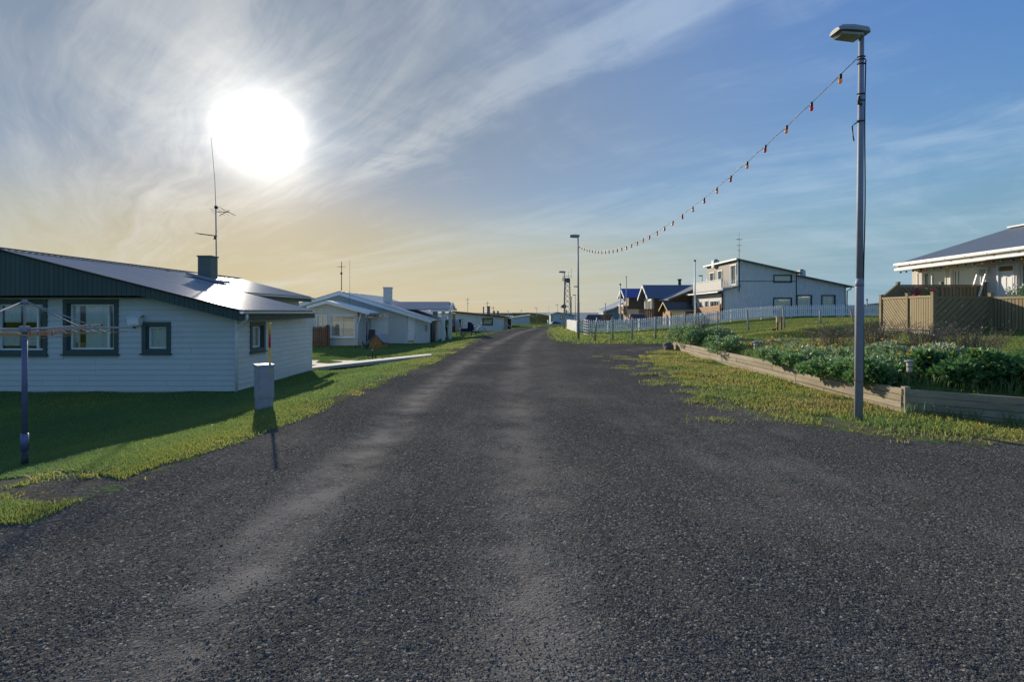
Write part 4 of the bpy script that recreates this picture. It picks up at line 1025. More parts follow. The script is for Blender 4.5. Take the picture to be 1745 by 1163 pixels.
# ---------------- person in green top and dark trousers behind the porch post
def skin_obj(name, pts, edges, radii, mat_, parent, sub=1):
    off = ORG[parent.as_pointer()]
    me = bpy.data.meshes.new(name); me.from_pydata([Vector(p) - off for p in pts], edges, []); me.update()
    o = bpy.data.objects.new(name, me); col.objects.link(o); o.parent = parent; ORG[o.as_pointer()] = off
    md = o.modifiers.new('skin', 'SKIN'); md.use_smooth_shade = True
    for i, r in enumerate(radii):
        sv = me.skin_vertices[0].data[i]; sv.radius = r if isinstance(r, tuple) else (r, r); sv.use_root = (i == 0)
    o.modifiers.new('sub', 'SUBSURF').levels = sub; o.modifiers['sub'].render_levels = sub + 1
    me.materials.append(mat_); return o
Yp = 43.2; Xp = xat(759.2, Yp); zp = gz(Xp, Yp)
pe_ = thing('person', 'person in green top and dark trousers half hidden by the porch post', 'person', (Xp, Yp, zp))
V = lambda x, y, z: (Xp + x, Yp + y, zp + z)
body = [V(0, 0, .92), V(0, 0, 1.10), V(0, 0, 1.32), V(0, -.01, 1.44), V(0, -.01, 1.52), V(0, -.02, 1.66),
        V(-.09, 0, .86), V(-.10, -.02, .48), V(-.10, .01, .08), V(-.10, -.12, .04), V(.09, 0, .86), V(.11, .01, .48), V(.12, .04, .08), V(.12, -.09, .04),
        V(-.19, 0, 1.40), V(-.25, .02, 1.12), V(-.22, -.10, .90), V(.19, 0, 1.40), V(.26, -.05, 1.15), V(.20, -.24, 1.05)]
be = [(0, 1), (1, 2), (2, 3), (3, 4), (4, 5), (0, 6), (6, 7), (7, 8), (8, 9), (0, 10), (10, 11), (11, 12), (12, 13), (3, 14), (14, 15), (15, 16), (3, 17), (17, 18), (18, 19)]
br_ = [(.14, .10), (.13, .095), (.16, .10), (.11, .08), .055, (.085, .105), .085, .06, .045, .035, .085, .06, .045, .035, .05, .042, .032, .05, .042, .032]
skin_obj('body', body, be, br_, mat('skin', (.45, .27, .20), .6), pe_)
tk = [0, 1, 2, 3, 14, 15, 17, 18]; idm = {a: i for i, a in enumerate(tk)}
skin_obj('green_top', [body[i] for i in tk], [(idm[a], idm[b]) for a, b in be if a in idm and b in idm], [tuple(v + .022 for v in (br_[i] if isinstance(br_[i], tuple) else (br_[i],) * 2)) for i in tk], mat('green_fleece', (.03, .22, .07), .9), pe_)
tk = [0, 6, 7, 8, 10, 11, 12]; idm = {a: i for i, a in enumerate(tk)}
skin_obj('trousers', [body[i] for i in tk], [(idm[a], idm[b]) for a, b in be if a in idm and b in idm], [tuple(v + .02 for v in (br_[i] if isinstance(br_[i], tuple) else (br_[i],) * 2)) for i in tk], mat('dark_trousers', (.02, .02, .024), .9), pe_)
q = MB(); q.ball(V(0, .015, 1.70), (.098, .112, .11), 12, 8); q.build('hair', mat('brown_hair', (.10, .06, .035), .7), pe_, smooth=True)

# ---------------- navy pram and two bicycles at the road side
Yr = 41.0; Xr = xat(799, Yr); zr_ = gz(Xr, Yr)
pm = thing('pram', 'dark navy pram with raised hood parked by the road edge', 'pram', (Xr, Yr, zr_))
q = MB(); q.prism([(Xr - .62, Yr - .2, zr_ + .42), (Xr + .30, Yr - .2, zr_ + .38), (Xr + .38, Yr - .2, zr_ + .66), (Xr - .68, Yr - .2, zr_ + .62)], (0, .42, 0)); q.build('bassinet', NAVY, pm)
q = MB(); n = 10; hp = [(Xr + .40 * math.cos(R(-10 + 110 * k / n)) , zr_ + .60 + .55 * math.sin(R(-10 + 110 * k / n))) for k in range(n + 1)] + [(Xr - .10, zr_ + .62)]
q.prism([(a, Yr - .23, b) for a, b in hp], (0, .48, 0)); q.build('hood', NAVY, pm)
q = MB(); q.tube([(Xr + .3, Yr - .2, zr_ + .45), (Xr + .62, Yr - .2, zr_ + .98), (Xr + .62, Yr + .22, zr_ + .98), (Xr + .3, Yr + .22, zr_ + .45)], .015, 6); q.tube([(Xr - .45, Yr, zr_ + .18), (Xr + .4, Yr, zr_ + .40)], .015, 6); q.tube([(Xr + .35, Yr, zr_ + .18), (Xr - .4, Yr, zr_ + .40)], .015, 6); q.build('frame', GALV, pm, smooth=True)
def wheel_mesh(r, tube, n=20, spokes=8):
    t = MB(); ring = [(r * math.cos(2 * math.pi * k / n), 0, r * math.sin(2 * math.pi * k / n)) for k in range(n + 1)]; t.tube(ring, tube, 6, cap=False)
    s = MB()
    for k in range(spokes): a = 2 * math.pi * k / spokes; s.tube([(0, 0, 0), (r * math.cos(a), 0, r * math.sin(a))], .006, 4)
    s.tube([(0, -.04, 0), (0, .04, 0)], .03, 8)
    return t.mesh('tyre', BLACK, smooth=True), s.mesh('spokes', GALV)
pt, ps = wheel_mesh(.18, .022)
for a, b in ((-.45, -.22), (-.45, .24), (.38, -.22), (.38, .24)):
    o = inst('wheel', pt, pm, (Xr + a, Yr + b, zr_ + .2)); s_o = bpy.data.objects.new('spokes', ps); col.objects.link(s_o); s_o.parent = o
bt, bs = wheel_mesh(.31, .02)
def bicycle(label, loc, ang, fc, lean=0.):
    t = thing('bicycle', label, 'bicycle', loc, 'bicycles beside the pram'); t.rotation_euler = (lean, 0, R(ang)); ORG[t.as_pointer()] = Vector((0, 0, 0))
    for x_ in (-.5, .5):
        o = inst('wheel', bt, t, (x_, 0, .33)); s_o = bpy.data.objects.new('spokes', bs); col.objects.link(s_o); s_o.parent = o
    f = MB(); P = dict(bb=(-.08, 0, .33), st=(-.2, 0, .78), hd=(.36, 0, .82), ra=(-.5, 0, .33), fa=(.5, 0, .33))
    for a, b in (('bb', 'st'), ('bb', 'hd'), ('st', 'hd'), ('st', 'ra'), ('bb', 'ra'), ('hd', 'fa')): f.tube([P[a], P[b]], .017, 8)
    f.build('frame', fc, t, smooth=True)
    h = MB(); h.tube([(.36, 0, .8), (.33, 0, .98)], .014, 6); h.tube([(.22, -.28, .99), (.34, -.2, 1.0), (.34, .2, 1.0), (.22, .28, .99)], .013, 6); h.build('handlebar', GALV, t, smooth=True)
    s = MB(); s.ball((-.22, 0, .84), (.13, .07, .03), 10, 6); s.build('saddle', BLACK, t, smooth=True)
    c = MB(); c.tube([(-.08, -.08, .33), (-.08, .08, .33)], .035, 8); c.bar((-.08, .07, .33), (-.02, .07, .19), .02, .01); c.bar((-.08, -.07, .33), (-.14, -.07, .47), .02, .01); c.build('crank', GALV, t)
Yb = 41.6; xb_ = xat(787, Yb); bicycle('silver bicycle standing just left of the navy pram', (xb_, Yb, gz(xb_, Yb)), 62, GALV, .1)
Yb = 42.5; xb_ = xat(811, Yb); bicycle('small white bicycle just right of the navy pram', (xb_, Yb, gz(xb_, Yb) - .02), 30, WHITE2, .25)

# ================================================================== distant buildings straight ahead
# flat-roofed white house with dark red fascia
Y3 = 60.0; b3 = thing('house', 'long low white house with sloping dark red roof edge and chimneys', 'house', (xat(815, Y3), Y3, -.9))
x0_, x1_ = xat(776, Y3), xat(857, Y3); w3 = Wall((x0_, Y3), (1, 0), (0, -1)); win3 = [(xat(823, Y3) - x0_, xat(839, Y3) - x0_, zat(554, Y3), zat(543, Y3))]
q = MB(); w3.holed(q, 0, x1_ - x0_, -1.2, zat(541, Y3), win3); q.prism([(x0_, Y3, zat(541, Y3)), (x1_, Y3, zat(541, Y3)), (x1_, Y3, zat(540, Y3)), (x0_, Y3, zat(532, Y3))], (0, .2, 0)); q.box(x1_ - .2, x1_, Y3 + .2, Y3 + 8, -1.2, zat(540, Y3)); q.box(x0_, x0_ + .2, Y3 + .2, Y3 + 8, -1.2, zat(534, Y3)); q.build('wall', WHITE, b3)
w3.window(b3, *win3[0], DARK, DARK, trim=.06, mull=(.84,), sill=False, blind=(0, .62, BLIND))
q = MB(); e0, e1 = x0_ - .35, x1_ + .3; za, zb_ = zat(530.6, Y3), zat(539, Y3); q.prism([(e0, Y3 - .35, za), (e1, Y3 - .35, zb_), (e1, Y3 - .35, zb_ - .16), (e0, Y3 - .35, za - .16)], (0, 8.8, 0)); q.build('roof', mat('dark_red_fascia', (.06, .025, .022), .6), b3)
for px_, t0, w_ in ((824, 524, .12), (832.5, 523, .35), (842, 531, .2), (848.5, 531, .2)):
    xx_ = xat(px_, 62); q = MB(); q.box(xx_ - w_ / 2, xx_ + w_ / 2, 61.8, 62.2, za - .9, zat(t0, 62)); q.box(xx_ - w_ / 2 - .04, xx_ + w_ / 2 + .04, 61.76, 62.24, zat(t0, 62), zat(t0, 62) + .06); q.build('chimney', mat('chimney_grey', (.2, .2, .2), .8), b3)
q = MB(); q.box(x1_ + .1, x1_ + .5, Y3 + 2, Y3 + 2.1, -1.1, zat(543, Y3)); q.build('porch_screen', GREYW, b3); q = MB(); q.box(x1_ + .55, x1_ + .95, Y3 + 2.4, Y3 + 2.5, -1.1, zat(543.5, Y3)); q.build('door', mat('dark_red_door', (.14, .02, .02), .5), b3)
q = MB(); q.box(x1_ - .1, x1_ + 1.2, Y3 - .3, Y3 + 3, zat(540, Y3), zat(539, Y3)); q.build('porch_roof', WHITE2, b3)
q = MB(); q.bar((x1_ + 1.0, Y3 + 1.4, zat(560, Y3)), (x1_ + .4, Y3 + 1.4, zat(552, Y3)), .05, .05); q.build('stair_rail', WHITE2, b3)
for lab, px_, t0, yy_ in (('aerial with short cross arms on low white house roof', 830.5, 514, 62.6), ('thin tall aerial behind low white house, left of the chimneys', 797, 508, 66), ('small aerial right of the chimneys on low white house', 840.5, 522, 63)):
    xx_ = xat(px_, yy_); z1 = zat(t0, yy_); o = thing('roof_aerial', lab, 'antenna', (xx_, yy_, za)); MB().tube([(xx_, yy_, .8), (xx_, yy_, z1)], .025, 5).build('mast', DARK, o); q = MB(); q.tube([(xx_ - .28, yy_, z1 - .25), (xx_ + .25, yy_, z1 - .2)], .018, 4); q.tube([(xx_ - .14, yy_, z1 - .7), (xx_ + .2, yy_, z1 - .7)], .018, 4); q.build('cross_arm', DARK, o)
# white shed with rising roof
Y4 = 125; zg4 = gz(xat(885, Y4), Y4); b4 = thing('shed', 'far white shed with roof rising to the right beyond the road bend', 'shed', (xat(885, Y4), Y4, zg4))
A_, B_ = xat(875, Y4), xat(902, Y4); q = MB(); q.prism([(A_, Y4, zg4 - .3), (B_ + .3, Y4, zg4 - .3), (B_, Y4, zat(537, Y4)), (A_, Y4, zat(541, Y4))], (0, 7, 0)); q.box(xat(867, Y4), A_, Y4 + .1, Y4 + 5, zg4 - .3, zat(543, Y4)); q.build('wall', WHITE, b4)
q = MB(); q.prism([(A_ - .4, Y4 - .3, zat(541, Y4)), (B_ + .3, Y4 - .3, zat(536.6, Y4)), (B_ + .3, Y4 - .3, zat(537.6, Y4)), (A_ - .4, Y4 - .3, zat(542, Y4))], (0, 7.6, 0)); q.build('roof', WHITE2, b4); q = MB(); xx_ = xat(870.5, Y4); q.box(xx_ - .2, xx_ + .2, Y4 + 1, Y4 + 1.4, zat(543, Y4), zat(538.7, Y4)); q.build('chimney', WHITE2, b4)
# grey gabled hall near the tower
Y5 = 100; zg5 = gz(xat(955, Y5), Y5); b5 = thing('hall', 'grey-white gabled hall with small dark window below the lattice tower', 'building', (xat(957, Y5), Y5, zg5))
A_, B_, C_ = xat(942, Y5), xat(979, Y5), xat(950.5, Y5); w5 = Wall((A_, Y5), (1, 0), (0, -1)); hw = [(xat(955.3, Y5) - A_, xat(958.8, Y5) - A_, zat(544, Y5), zat(539.2, Y5))]
q = MB(); w5.holed(q, 0, B_ - A_, zg5 - .3, zat(538.2, Y5), hw); q.prism([(A_, Y5, zat(538.2, Y5)), (B_, Y5, zat(538.2, Y5)), (B_, Y5, zat(538, Y5)), (C_, Y5, zat(533, Y5)), (A_, Y5, zat(536, Y5))], (0, .2, 0)); q.box(A_, A_ + .2, Y5 + .2, Y5 + 9, zg5 - .3, zat(536.5, Y5)); q.build('wall', mat('pale_hall_wall', (.5, .53, .55), .7, var=.08), b5)
w5.window(b5, *hw[0], DARK, DARK, trim=.04, sill=False)
q = MB(); q.prism([(A_ - .5, Y5 - .3, zat(536, Y5)), (C_, Y5 - .3, zat(532, Y5)), (B_ + .4, Y5 - .3, zat(538, Y5)), (B_ + .4, Y5 - .3, zat(538.8, Y5)), (C_, Y5 - .3, zat(533, Y5)), (A_ - .5, Y5 - .3, zat(536.8, Y5))], (0, 9.5, 0)); q.build('roof', ROOFD, b5)
q = MB(); xx_ = xat(966.5, Y5); q.box(xx_ - .12, xx_ + .12, Y5 + 2, Y5 + 2.3, zat(537, Y5), zat(528, Y5)); q.build('chimney', DARK, b5)
q = MB(); q.box(xat(938.5, Y5), A_, Y5 + .4, Y5 + 3, zg5 - .3, zat(537, Y5)); q.build('porch', SCREEN, b5)
# dark blue tarpaulin mound and white drum by it
yy_ = 96; xx_ = xat(946, yy_); q = MB(); q.ball((xx_, yy_, gz(xx_, yy_) + .25), (.75, .5, .45), 12, 6); q.ball((xx_ - .1 + .75, yy_, gz(xx_, yy_) + .18), (.5, .45, .35), 10, 6); tag(q.build('tarpaulin_heap', mat('blue_tarpaulin', (.03, .06, .16), .5), smooth=True), 'dark blue covered heap in front of the grey-white hall', 'heap')
xx_ = xat(934.5, yy_); q = MB(); q.lathe((xx_, yy_, gz(xx_, yy_)), [(.18, 0), (.19, .3), (.18, .8), (.12, .9)], 10); tag(q.build('white_drum', WHITE2, smooth=True), 'upright white drum on the grass left of the grey-white hall', 'drum')

# ================================================================== lattice tower with dishes
YT = 112; xT = xat(967, YT); zT = gz(xT, YT); tw = thing('lattice_tower', 'slender lattice radio tower with drum dishes', 'tower', (xT, YT, zT))
def tw_half(z): return np.interp(z, [zT, zat(482, YT), zat(470, YT)], [.80, .44, .42])
zt1 = zat(474, YT)
for sx_, sy_ in ((-1, -1), (1, -1), (1, 1), (-1, 1)):
    MB().tube([(xT + sx_ * tw_half(z), YT + sy_ * tw_half(z), z) for z in (zT, zt1)], .055, 6).build('leg', DARK, tw)
nl = 9
for k in range(nl):
    za_, zb2 = zT + (zt1 - zT) * k / nl, zT + (zt1 - zT) * (k + 1) / nl; a, b = tw_half(za_), tw_half(zb2); q = MB()
    for (p1, p2) in (((-1, -1), (1, -1)), ((1, -1), (1, 1)), ((1, 1), (-1, 1)), ((-1, 1), (-1, -1))):
        q.tube([(xT + p1[0] * a, YT + p1[1] * a, za_), (xT + p2[0] * b, YT + p2[1] * b, zb2)], .028, 4); q.tube([(xT + p2[0] * a, YT + p2[1] * a, za_), (xT + p1[0] * b, YT + p1[1] * b, zb2)], .028, 4)
    q.build('bracing', DARK, tw)
def dish(c, r, d, dep, parent):
    c = Vector(c); d = Vector(d).normalized(); MB().tube([c - d * dep, c, c + d * .06, c + d * .07], [r * .5, r * .95, r, r * .9], 16).build('dish', mat('dish_grey', (.10, .11, .12), .6), parent, smooth=False)
dish((xat(967, YT), YT - .7, zat(478.5, YT)), .55, (.25, -1, 0), .5, tw); dish((xat(959.8, YT), YT - .3, zat(476, YT)), .5, (-1, -.35, 0), .4, tw)
dish((xat(960.5, YT), YT - .9, zat(522.5, YT)), .48, (.1, -1, 0), .5, tw); dish((xat(956.5, YT), YT - .4, zat(523, YT)), .36, (-1, -.3, 0), .4, tw)
q = MB(); q.bar((xat(960, YT), YT, zat(471, YT)), (xat(974, YT), YT, zat(471, YT)), .06, .06)
for px_, t0 in ((959.5, 464), (968.8, 462.5), (973.7, 458)): q.tube([(xat(px_, YT), YT, zat(475, YT)), (xat(px_, YT), YT, zat(t0, YT))], .03, 5)
q.build('aerials', DARK, tw)

# ================================================================== street lamps
def lamp_meshes():
    po = MB(); po.tube([(0, 0, -.1), (0, 0, 2.05), (0, 0, 2.12)], [.060, .059, .058], 14); po.tube([(0, 0, 2.10), (0, 0, 3.5), (0, 0, 6.0)], [.048, .045, .037], 14)
    jn = MB(); jn.tube([(0, 0, 2.08), (0, 0, 2.13), (0, 0, 2.20)], [.062, .062, .049], 14)
    hs = MB()     # luminaire housing pointing to -x
    sec = [(.08, .09, .09), (.05, .115, .115), (-.18, .13, .14), (-.36, .115, .135), (-.44, .065, .11)]
    n = 12; o = 0
    for x_, h_, w_ in sec:
        for k in range(n):
            a = math.pi * k / (n - 1); hs.v.append((x_, -w_ * math.cos(a), 6.0 + .10 * (.1 - x_) * .15 + h_ * math.sin(a) ** .7))
    for i in range(len(sec) - 1):
        for k in range(n - 1): hs.f.append((i * n + k, i * n + k + 1, (i + 1) * n + k + 1, (i + 1) * n + k))
        hs.f.append((i * n + n - 1, i * n, (i + 1) * n, (i + 1) * n + n - 1))
    hs.f.append(tuple(range(n))); hs.f.append(tuple(range(len(sec) * n - 1, (len(sec) - 1) * n - 1, -1)))
    ls = MB(); ls.prism([(-.39, -.10, 5.99), (-.06, -.115, 5.975), (-.06, .115, 5.975), (-.39, .10, 5.99)], (.02, 0, -.035))
    return po.mesh('pole', GALV, smooth=True), jn.mesh('joint_collar', GALV, smooth=True), hs.mesh('housing', LAMPG), ls.mesh('lens', LENS)
LM = lamp_meshes()
def lamp(label, x_, y_, z_, hs=1., rz=0., tilt=(0, 0), thick=1.):
    t = thing('street_lamp', label, 'street lamp', (x_, y_, z_), 'street lamps along the road'); t.rotation_euler = (tilt[0], tilt[1], rz); t.scale = (thick, thick, hs); ORG[t.as_pointer()] = Vector((0, 0, 0))
    inst('pole', LM[0], t, (0, 0, 0)); inst('joint_collar', LM[1], t, (0, 0, 0)); h_ = inst('housing', LM[2], t, (0, 0, 0)); inst('lens', LM[3], h_, (0, 0, 0)); return t
YA = 7.95; XA = xat(1463, YA); lA = lamp('tall galvanised street lamp beside the timber planter, holding the bulb garland', XA, YA, gz(XA, YA), (zat(57, YA) - 0) / 6.0, R(4), (0, R(.45)))
for nm, zs in (('cable_tie', (5.55, 5.62, 5.66)), ('cable_tie', (4.98, 5.08)), ('cable_tie', (4.66,))):
    q = MB()
    for zz_ in zs: q.tube([(.052 * math.cos(a), .052 * math.sin(a), zz_ + .01 * math.sin(a)) for a in np.linspace(0, 6.28, 13)], .008, 5)
    q.build(nm, BLACK, lA)
MB().tube([(-.04, -.02, 4.64), (-.12, -.03, 4.60), (-.16, -.03, 4.56), (-.15, -.03, 4.42), (-.13, -.03, 4.33)], .009, 6).build('loose_cable', BLACK, lA, smooth=True)
MB().tube([(-.06, -.04, 5.02), (-.08, -.05, 4.90), (-.03, -.05, 4.90)], .02, 6).build('hook', BLACK, lA)
MB().tube([(.045 + .008 * math.sin(z * 2.3), -.035, z) for z in np.linspace(.6, 5.6, 30)], .009, 5).build('power_cable', BLACK, lA, smooth=True)
MB().tube([(.078 * math.cos(a), .078 * math.sin(a), .62 + .02 * math.sin(a)) for a in np.linspace(0, 6.28, 13)], .006, 5).build('wire_loop', mat('rust_wire', (.25, .08, .03), .8), lA)
YB = 31.6; XB = xat(986, YB); zB = gz(XB, YB); lB = lamp('second street lamp holding the far end of the bulb garland', XB, YB, zB, (zat(402, YB) - zB) / 6.05, 0, (0, R(-.35)), 1.2)
YC = 50; XC = xat(961.5, YC); lamp('third street lamp at the far bend before the white picket screen', XC, YC, gz(XC, YC), (zat(463.5, YC)) / 6.05, 0, (0, R(.3)), 1.3)
for lab, px_, y_, top in (('street lamp just behind the second lamp pole with only its head showing', 984.5, 82, 488.5), ('street lamp between second lamp and lattice tower', 980.4, 122, 503), ('far street lamp left of the lattice tower', 950.3, 165, 519.5), ('far street lamp above the moor right of white shed', 914.8, 150, 525.5), ('tiny far street lamp above the white shed', 888.8, 170, 529.3), ('tiny far street lamp left of the white shed', 866.5, 180, 530.5), ('street lamp head showing above the two-storey house balcony', 1196.5, 84, 470)):
    xx_ = xat(px_, y_); z0 = gz(xx_, y_); lamp(lab, xx_, y_, z0, (zat(top, y_) - z0) / 6.05, 0, (0, 0), 1.5)
# poles
for lab, px_, y_, top, r_ in (('bare pole right of the lattice tower', 973.6, 105, 507, .10), ('thin pole far left of grey-white hall', 935.3, 130, 523, .05), ('thick white mast left of the bright blue roof', 1057, 66, 485, .10), ('thin flagpole before the bright blue roof', 1067.3, 64, 472, .06), ('short pole at the eave of the grey house', 1031.6, 80, 518, .07), ('tall white flagpole before the balcony of two-storey house', 1184.3, 43.5, 444.5, .075), ('small post on the hillside seen past the lamp', 1477.5, 60, 511, .08)):
    xx_ = xat(px_, y_); z0 = gz(xx_, y_); z1 = zat(top, y_); o = thing('pole', lab, 'pole', (xx_, y_, z0)); MB().tube([(xx_, y_, z0 - .2), (xx_, y_, z1)], [r_, r_ * .75], 8).build('shaft', WHITE2 if 'white' in lab else GALV, o, smooth=True); MB().ball((xx_, y_, z1), r_ * 1.3, 8, 5).build('cap', DARK, o)

# ================================================================== bulb garland between the two lamps
A3 = Vector((XA - .03, YA, zat(100, YA))); B3 = Vector((XB, YB, zat(418, YB))); SAG = 1.36
def gar(t): return A3.lerp(B3, t) - Vector((0, 0, 4 * SAG * t * (1 - t)))
gl_ = thing('bulb_garland', 'sagging garland of red and yellow bulbs strung between two street lamps', 'garland', tuple(gar(.5)))
MB().tube([gar(t) for t in np.linspace(0, 1, 60)], .006, 5).build('wire', BLACK, gl_, smooth=True)
MB().tube([gar(t) + Vector((.02 * math.sin(t * 190), .02 * math.cos(t * 150), .025 * math.sin(t * 210))) for t in np.linspace(0, 1, 240)], .003, 4).build('twisted_wire', DARK, gl_, smooth=True)
so = MB(); so.lathe((0, 0, 0), [(.012, .012), (.021, 0), (.024, -.03), (.024, -.075), (.02, -.078)], 10); som = so.mesh('socket', BLACK, smooth=True)
bm_ = {}
for nm in BULBS:
    b_ = MB(); b_.lathe((0, 0, 0), [(.017, -.07), (.026, -.085), (.031, -.11), (.027, -.14), (.012, -.157)], 10); bm_[nm] = b_.mesh('bulb', BULBS[nm], smooth=True)
NB = 32; t0_ = .015
for i in range(NB):
    t = t0_ + i * (.985 - t0_) / (NB - 1); p = gar(t); tl = (random.uniform(-.12, .12), random.uniform(-.12, .12), 0)
    s_o = inst('socket', som, gl_, p, tl, (.95, .95, .95)); b_o = inst('bulb', bm_['yellow' if i % 2 == 0 else 'red'], s_o, p)

# ================================================================== white picket fence
pf = thing('picket_fence', 'white picket fence running across the lawn to the far corner', 'fence', (5.3, 41.6, 0))
pk = MB(); pk.prism([(-.05, 0, 0), (.05, 0, 0), (.05, 0, .88), (.0, 0, .96), (-.05, 0, .88)], (0, .02, 0)); pkm = pk.mesh('picket', WHITE2)
def fence_run(x0, y0, x1, y1, pitch, h=1.0, posts=2.6, side=-1):
    L = math.hypot(x1 - x0, y1 - y0); ang = math.atan2(y1 - y0, x1 - x0); n = int(L / pitch)
    ux, uy = (x1 - x0) / L, (y1 - y0) / L; nx_, ny_ = uy * side * -1, -ux * side * -1
    for k in range(n + 1):
        d = k * pitch; xx, yy = x0 + ux * d, y0 + uy * d
        o = inst('picket', pkm, pf, (xx, yy, gz(xx, yy) + .06 + .012 * random.random()), (0, random.uniform(-.012, .012), ang), (1, 1, h))
    m = max(1, int(round(L / posts)))
    for k in range(m):
        a, b = L * k / m, L * (k + 1) / m
        for zz_ in (.22, .74):
            q = MB(); P = (x0 + ux * a, y0 + uy * a); Q = (x0 + ux * b, y0 + uy * b); off = .045
            q.bar((P[0] - uy * off, P[1] + ux * off, gz(*P) + zz_ * h), (Q[0] - uy * off, Q[1] + ux * off, gz(*Q) + zz_ * h), .035, .09); q.build('rail', WHITE2, pf)
    for k in range(m + 1):
        d = L * k / m; xx, yy = x0 + ux * d - uy * .11, y0 + uy * d + ux * .11
        q = MB(); q.box(xx - .045, xx + .045, yy - .045, yy + .045, gz(xx, yy) - .2, gz(xx, yy) + .95 * h); q.build('post', WHITE2, pf)
fence_run(5.3, 41.6, 31.0, 43.0, .172)
fence_run(5.3, 49.8, 5.3, 41.75, .118)

# ================================================================== row of grey posts and field gate on the corner
row = [(1013, 30.2, 1017.5, 542), (1044, 30, 1044, 541), (1077, 30.3, 1077, 541), (1117, 31, 1117.5, 540), (1167.5, 32, 1167.5, 532.5), (1223, 33, 1223, 531), (1276, 33, 1272.5, 528), (1337, 33, 1334.5, 526), (1398, 33, 1397.5, 530), (1455, 33, 1449, 529)]
labs = ['leaning grey fence post nearest the metal gate', 'first upright grey post right of the leaning post', 'second upright grey post right of the leaning post', 'grey post left of the far flower clump', 'grey post seen just above the far flower clump, left one', 'grey post seen just above the far flower clump, right one', 'grey post tilting left between flower clump and wooden nest box stand', 'grey post just right of the wooden box stand', 'grey post midway between box stand and tall lamp', 'grey post tilting left beside the tall lamp pole']
for (bx, by, tx, ty), lb in zip(row, labs):
    b0 = Vector((xat(bx, by), by, gz(xat(bx, by), by))); t1 = at(tx, ty, by); o = thing('fence_post', lb, 'fence post', tuple(b0), 'grey posts in a row on the lawn')
    h_ = max(t1.z - b0.z, .8); t1.z = b0.z + h_
    MB().tube([b0 - Vector((0, 0, .1)), b0.lerp(t1, .5) + Vector((.008, 0, 0)), t1], [.062, .06, .055], 9).build('shaft', WOODP, o, smooth=True)
    MB().tube([t1 + Vector((0, 0, -.002)), t1 + Vector((0, 0, .012))], [.056, .04], 9).build('top', WOODP, o)
gt_ = thing('field_gate', 'galvanised tube field gate standing half open at the grass corner', 'gate', (4.9, 35, 0))
ga, gb = Vector((xat(1008, 32.3), 32.3, gz(5, 32.3) + .1)), Vector((xat(994, 36.2), 36.2, gz(5, 36.2) + .12))
for k in range(6):
    z_ = .06 + .19 * k; MB().tube([ga + Vector((0, 0, z_)), gb + Vector((0, 0, z_))], .014, 6).build('rail', GALV, gt_, smooth=True)
for k in range(6):
    p = ga.lerp(gb, k / 5); MB().tube([p + Vector((0, 0, .02)), p + Vector((0, 0, 1.08))], .016, 6).build('upright', GALV, gt_, smooth=True)

# ================================================================== far right-hand houses
# grey house with long roof
YG = 85; hg = thing('house', 'grey house with pale sloping roof left of the bright blue roof', 'house', (xat(1040, YG), YG, .5))
q = MB(); A_, B_ = xat(1034, YG), xat(1072, YG); q.prism([(A_, YG, -.5), (B_, YG, -.5), (B_, YG, zat(512, YG)), (xat(1044, YG), YG, zat(525.5, YG)), (A_, YG, zat(531, YG))], (0, 8, 0)); q.build('wall', mat('blue_grey_wall', (.25, .29, .32), .7), hg)
q = MB(); q.prism([(xat(1027, YG), YG - .6, zat(530.5, YG)), (xat(1044, YG), YG - .6, zat(525.5, YG)), (B_, YG - .6, zat(510, YG)), (B_, YG + 5, zat(509, YG)), (xat(1027, YG), YG + 5, zat(527.5, YG))], (0, 0, -.25)); q.build('roof', mat('pale_steel_roof', (.34, .36, .40), .45, .1), hg)
q = MB(); q.box(xat(1029, YG), A_, YG + .5, YG + 3, -.5, zat(531, YG)); q.build('porch', SCREEN, hg)
# chalets
def chalet(label, Xg, Yn, Yf, zr, ze, xr, roofm, wallm, facem, zb_, win_z, winw):
    t = thing('chalet', label, 'house', (Xg, Yn, zb_)); Ym_ = (Yn + Yf) / 2; ov = .5
    w_ = MB(); w_.prism([(Xg, Yn + ov, zb_ - .3), (Xg, Yf - ov, zb_ - .3), (Xg, Yf - ov, ze), (Xg, Ym_, zr - .25), (Xg, Yn + ov, ze)], (.2, 0, 0)); w_.build('gable_wall', facem, t)
    w_ = MB(); w_.box(Xg + .2, xr, Yn + ov, Yf - ov, zb_ - .3, ze - .02); w_.build('wall', wallm, t)
    r_ = MB(); sl = (zr - ze) / (Ym_ - Yn - 0); r_.slab((Xg - .7, Yn, ze), (xr, Yn, ze), (xr, Ym_, zr), (Xg - .7, Ym_, zr), .10); r_.slab((Xg - .7, Ym_, zr), (xr, Ym_, zr), (xr, Yf, ze), (Xg - .7, Yf, ze), .10); ro = r_.build('roof', roofm, t)
    b_ = MB(); b_.prism([(Xg - .72, Yn - .02, ze + .03), (Xg - .72, Ym_, zr + .03), (Xg - .72, Ym_, zr - .27), (Xg - .72, Yn - .02, ze - .27)], (-.05, 0, 0)); b_.prism([(Xg - .72, Yf + .02, ze + .03), (Xg - .72, Ym_, zr + .03), (Xg - .72, Ym_, zr - .27), (Xg - .72, Yf + .02, ze - .27)], (-.05, 0, 0)); b_.build('barge_board', WHITE2, ro)
    wl = Wall((Xg, Yf - ov), (0, -1), (-1, 0)); ww = Yf - Yn - 2 * ov
    wl.window(t, ww * .5 - winw / 2, ww * .5 + winw / 2, win_z[0], win_z[1], WHITE2, WHITE2, trim=.14, mull=(.25, .5, .75), sill=False, rec=-.05)
    return t, ro
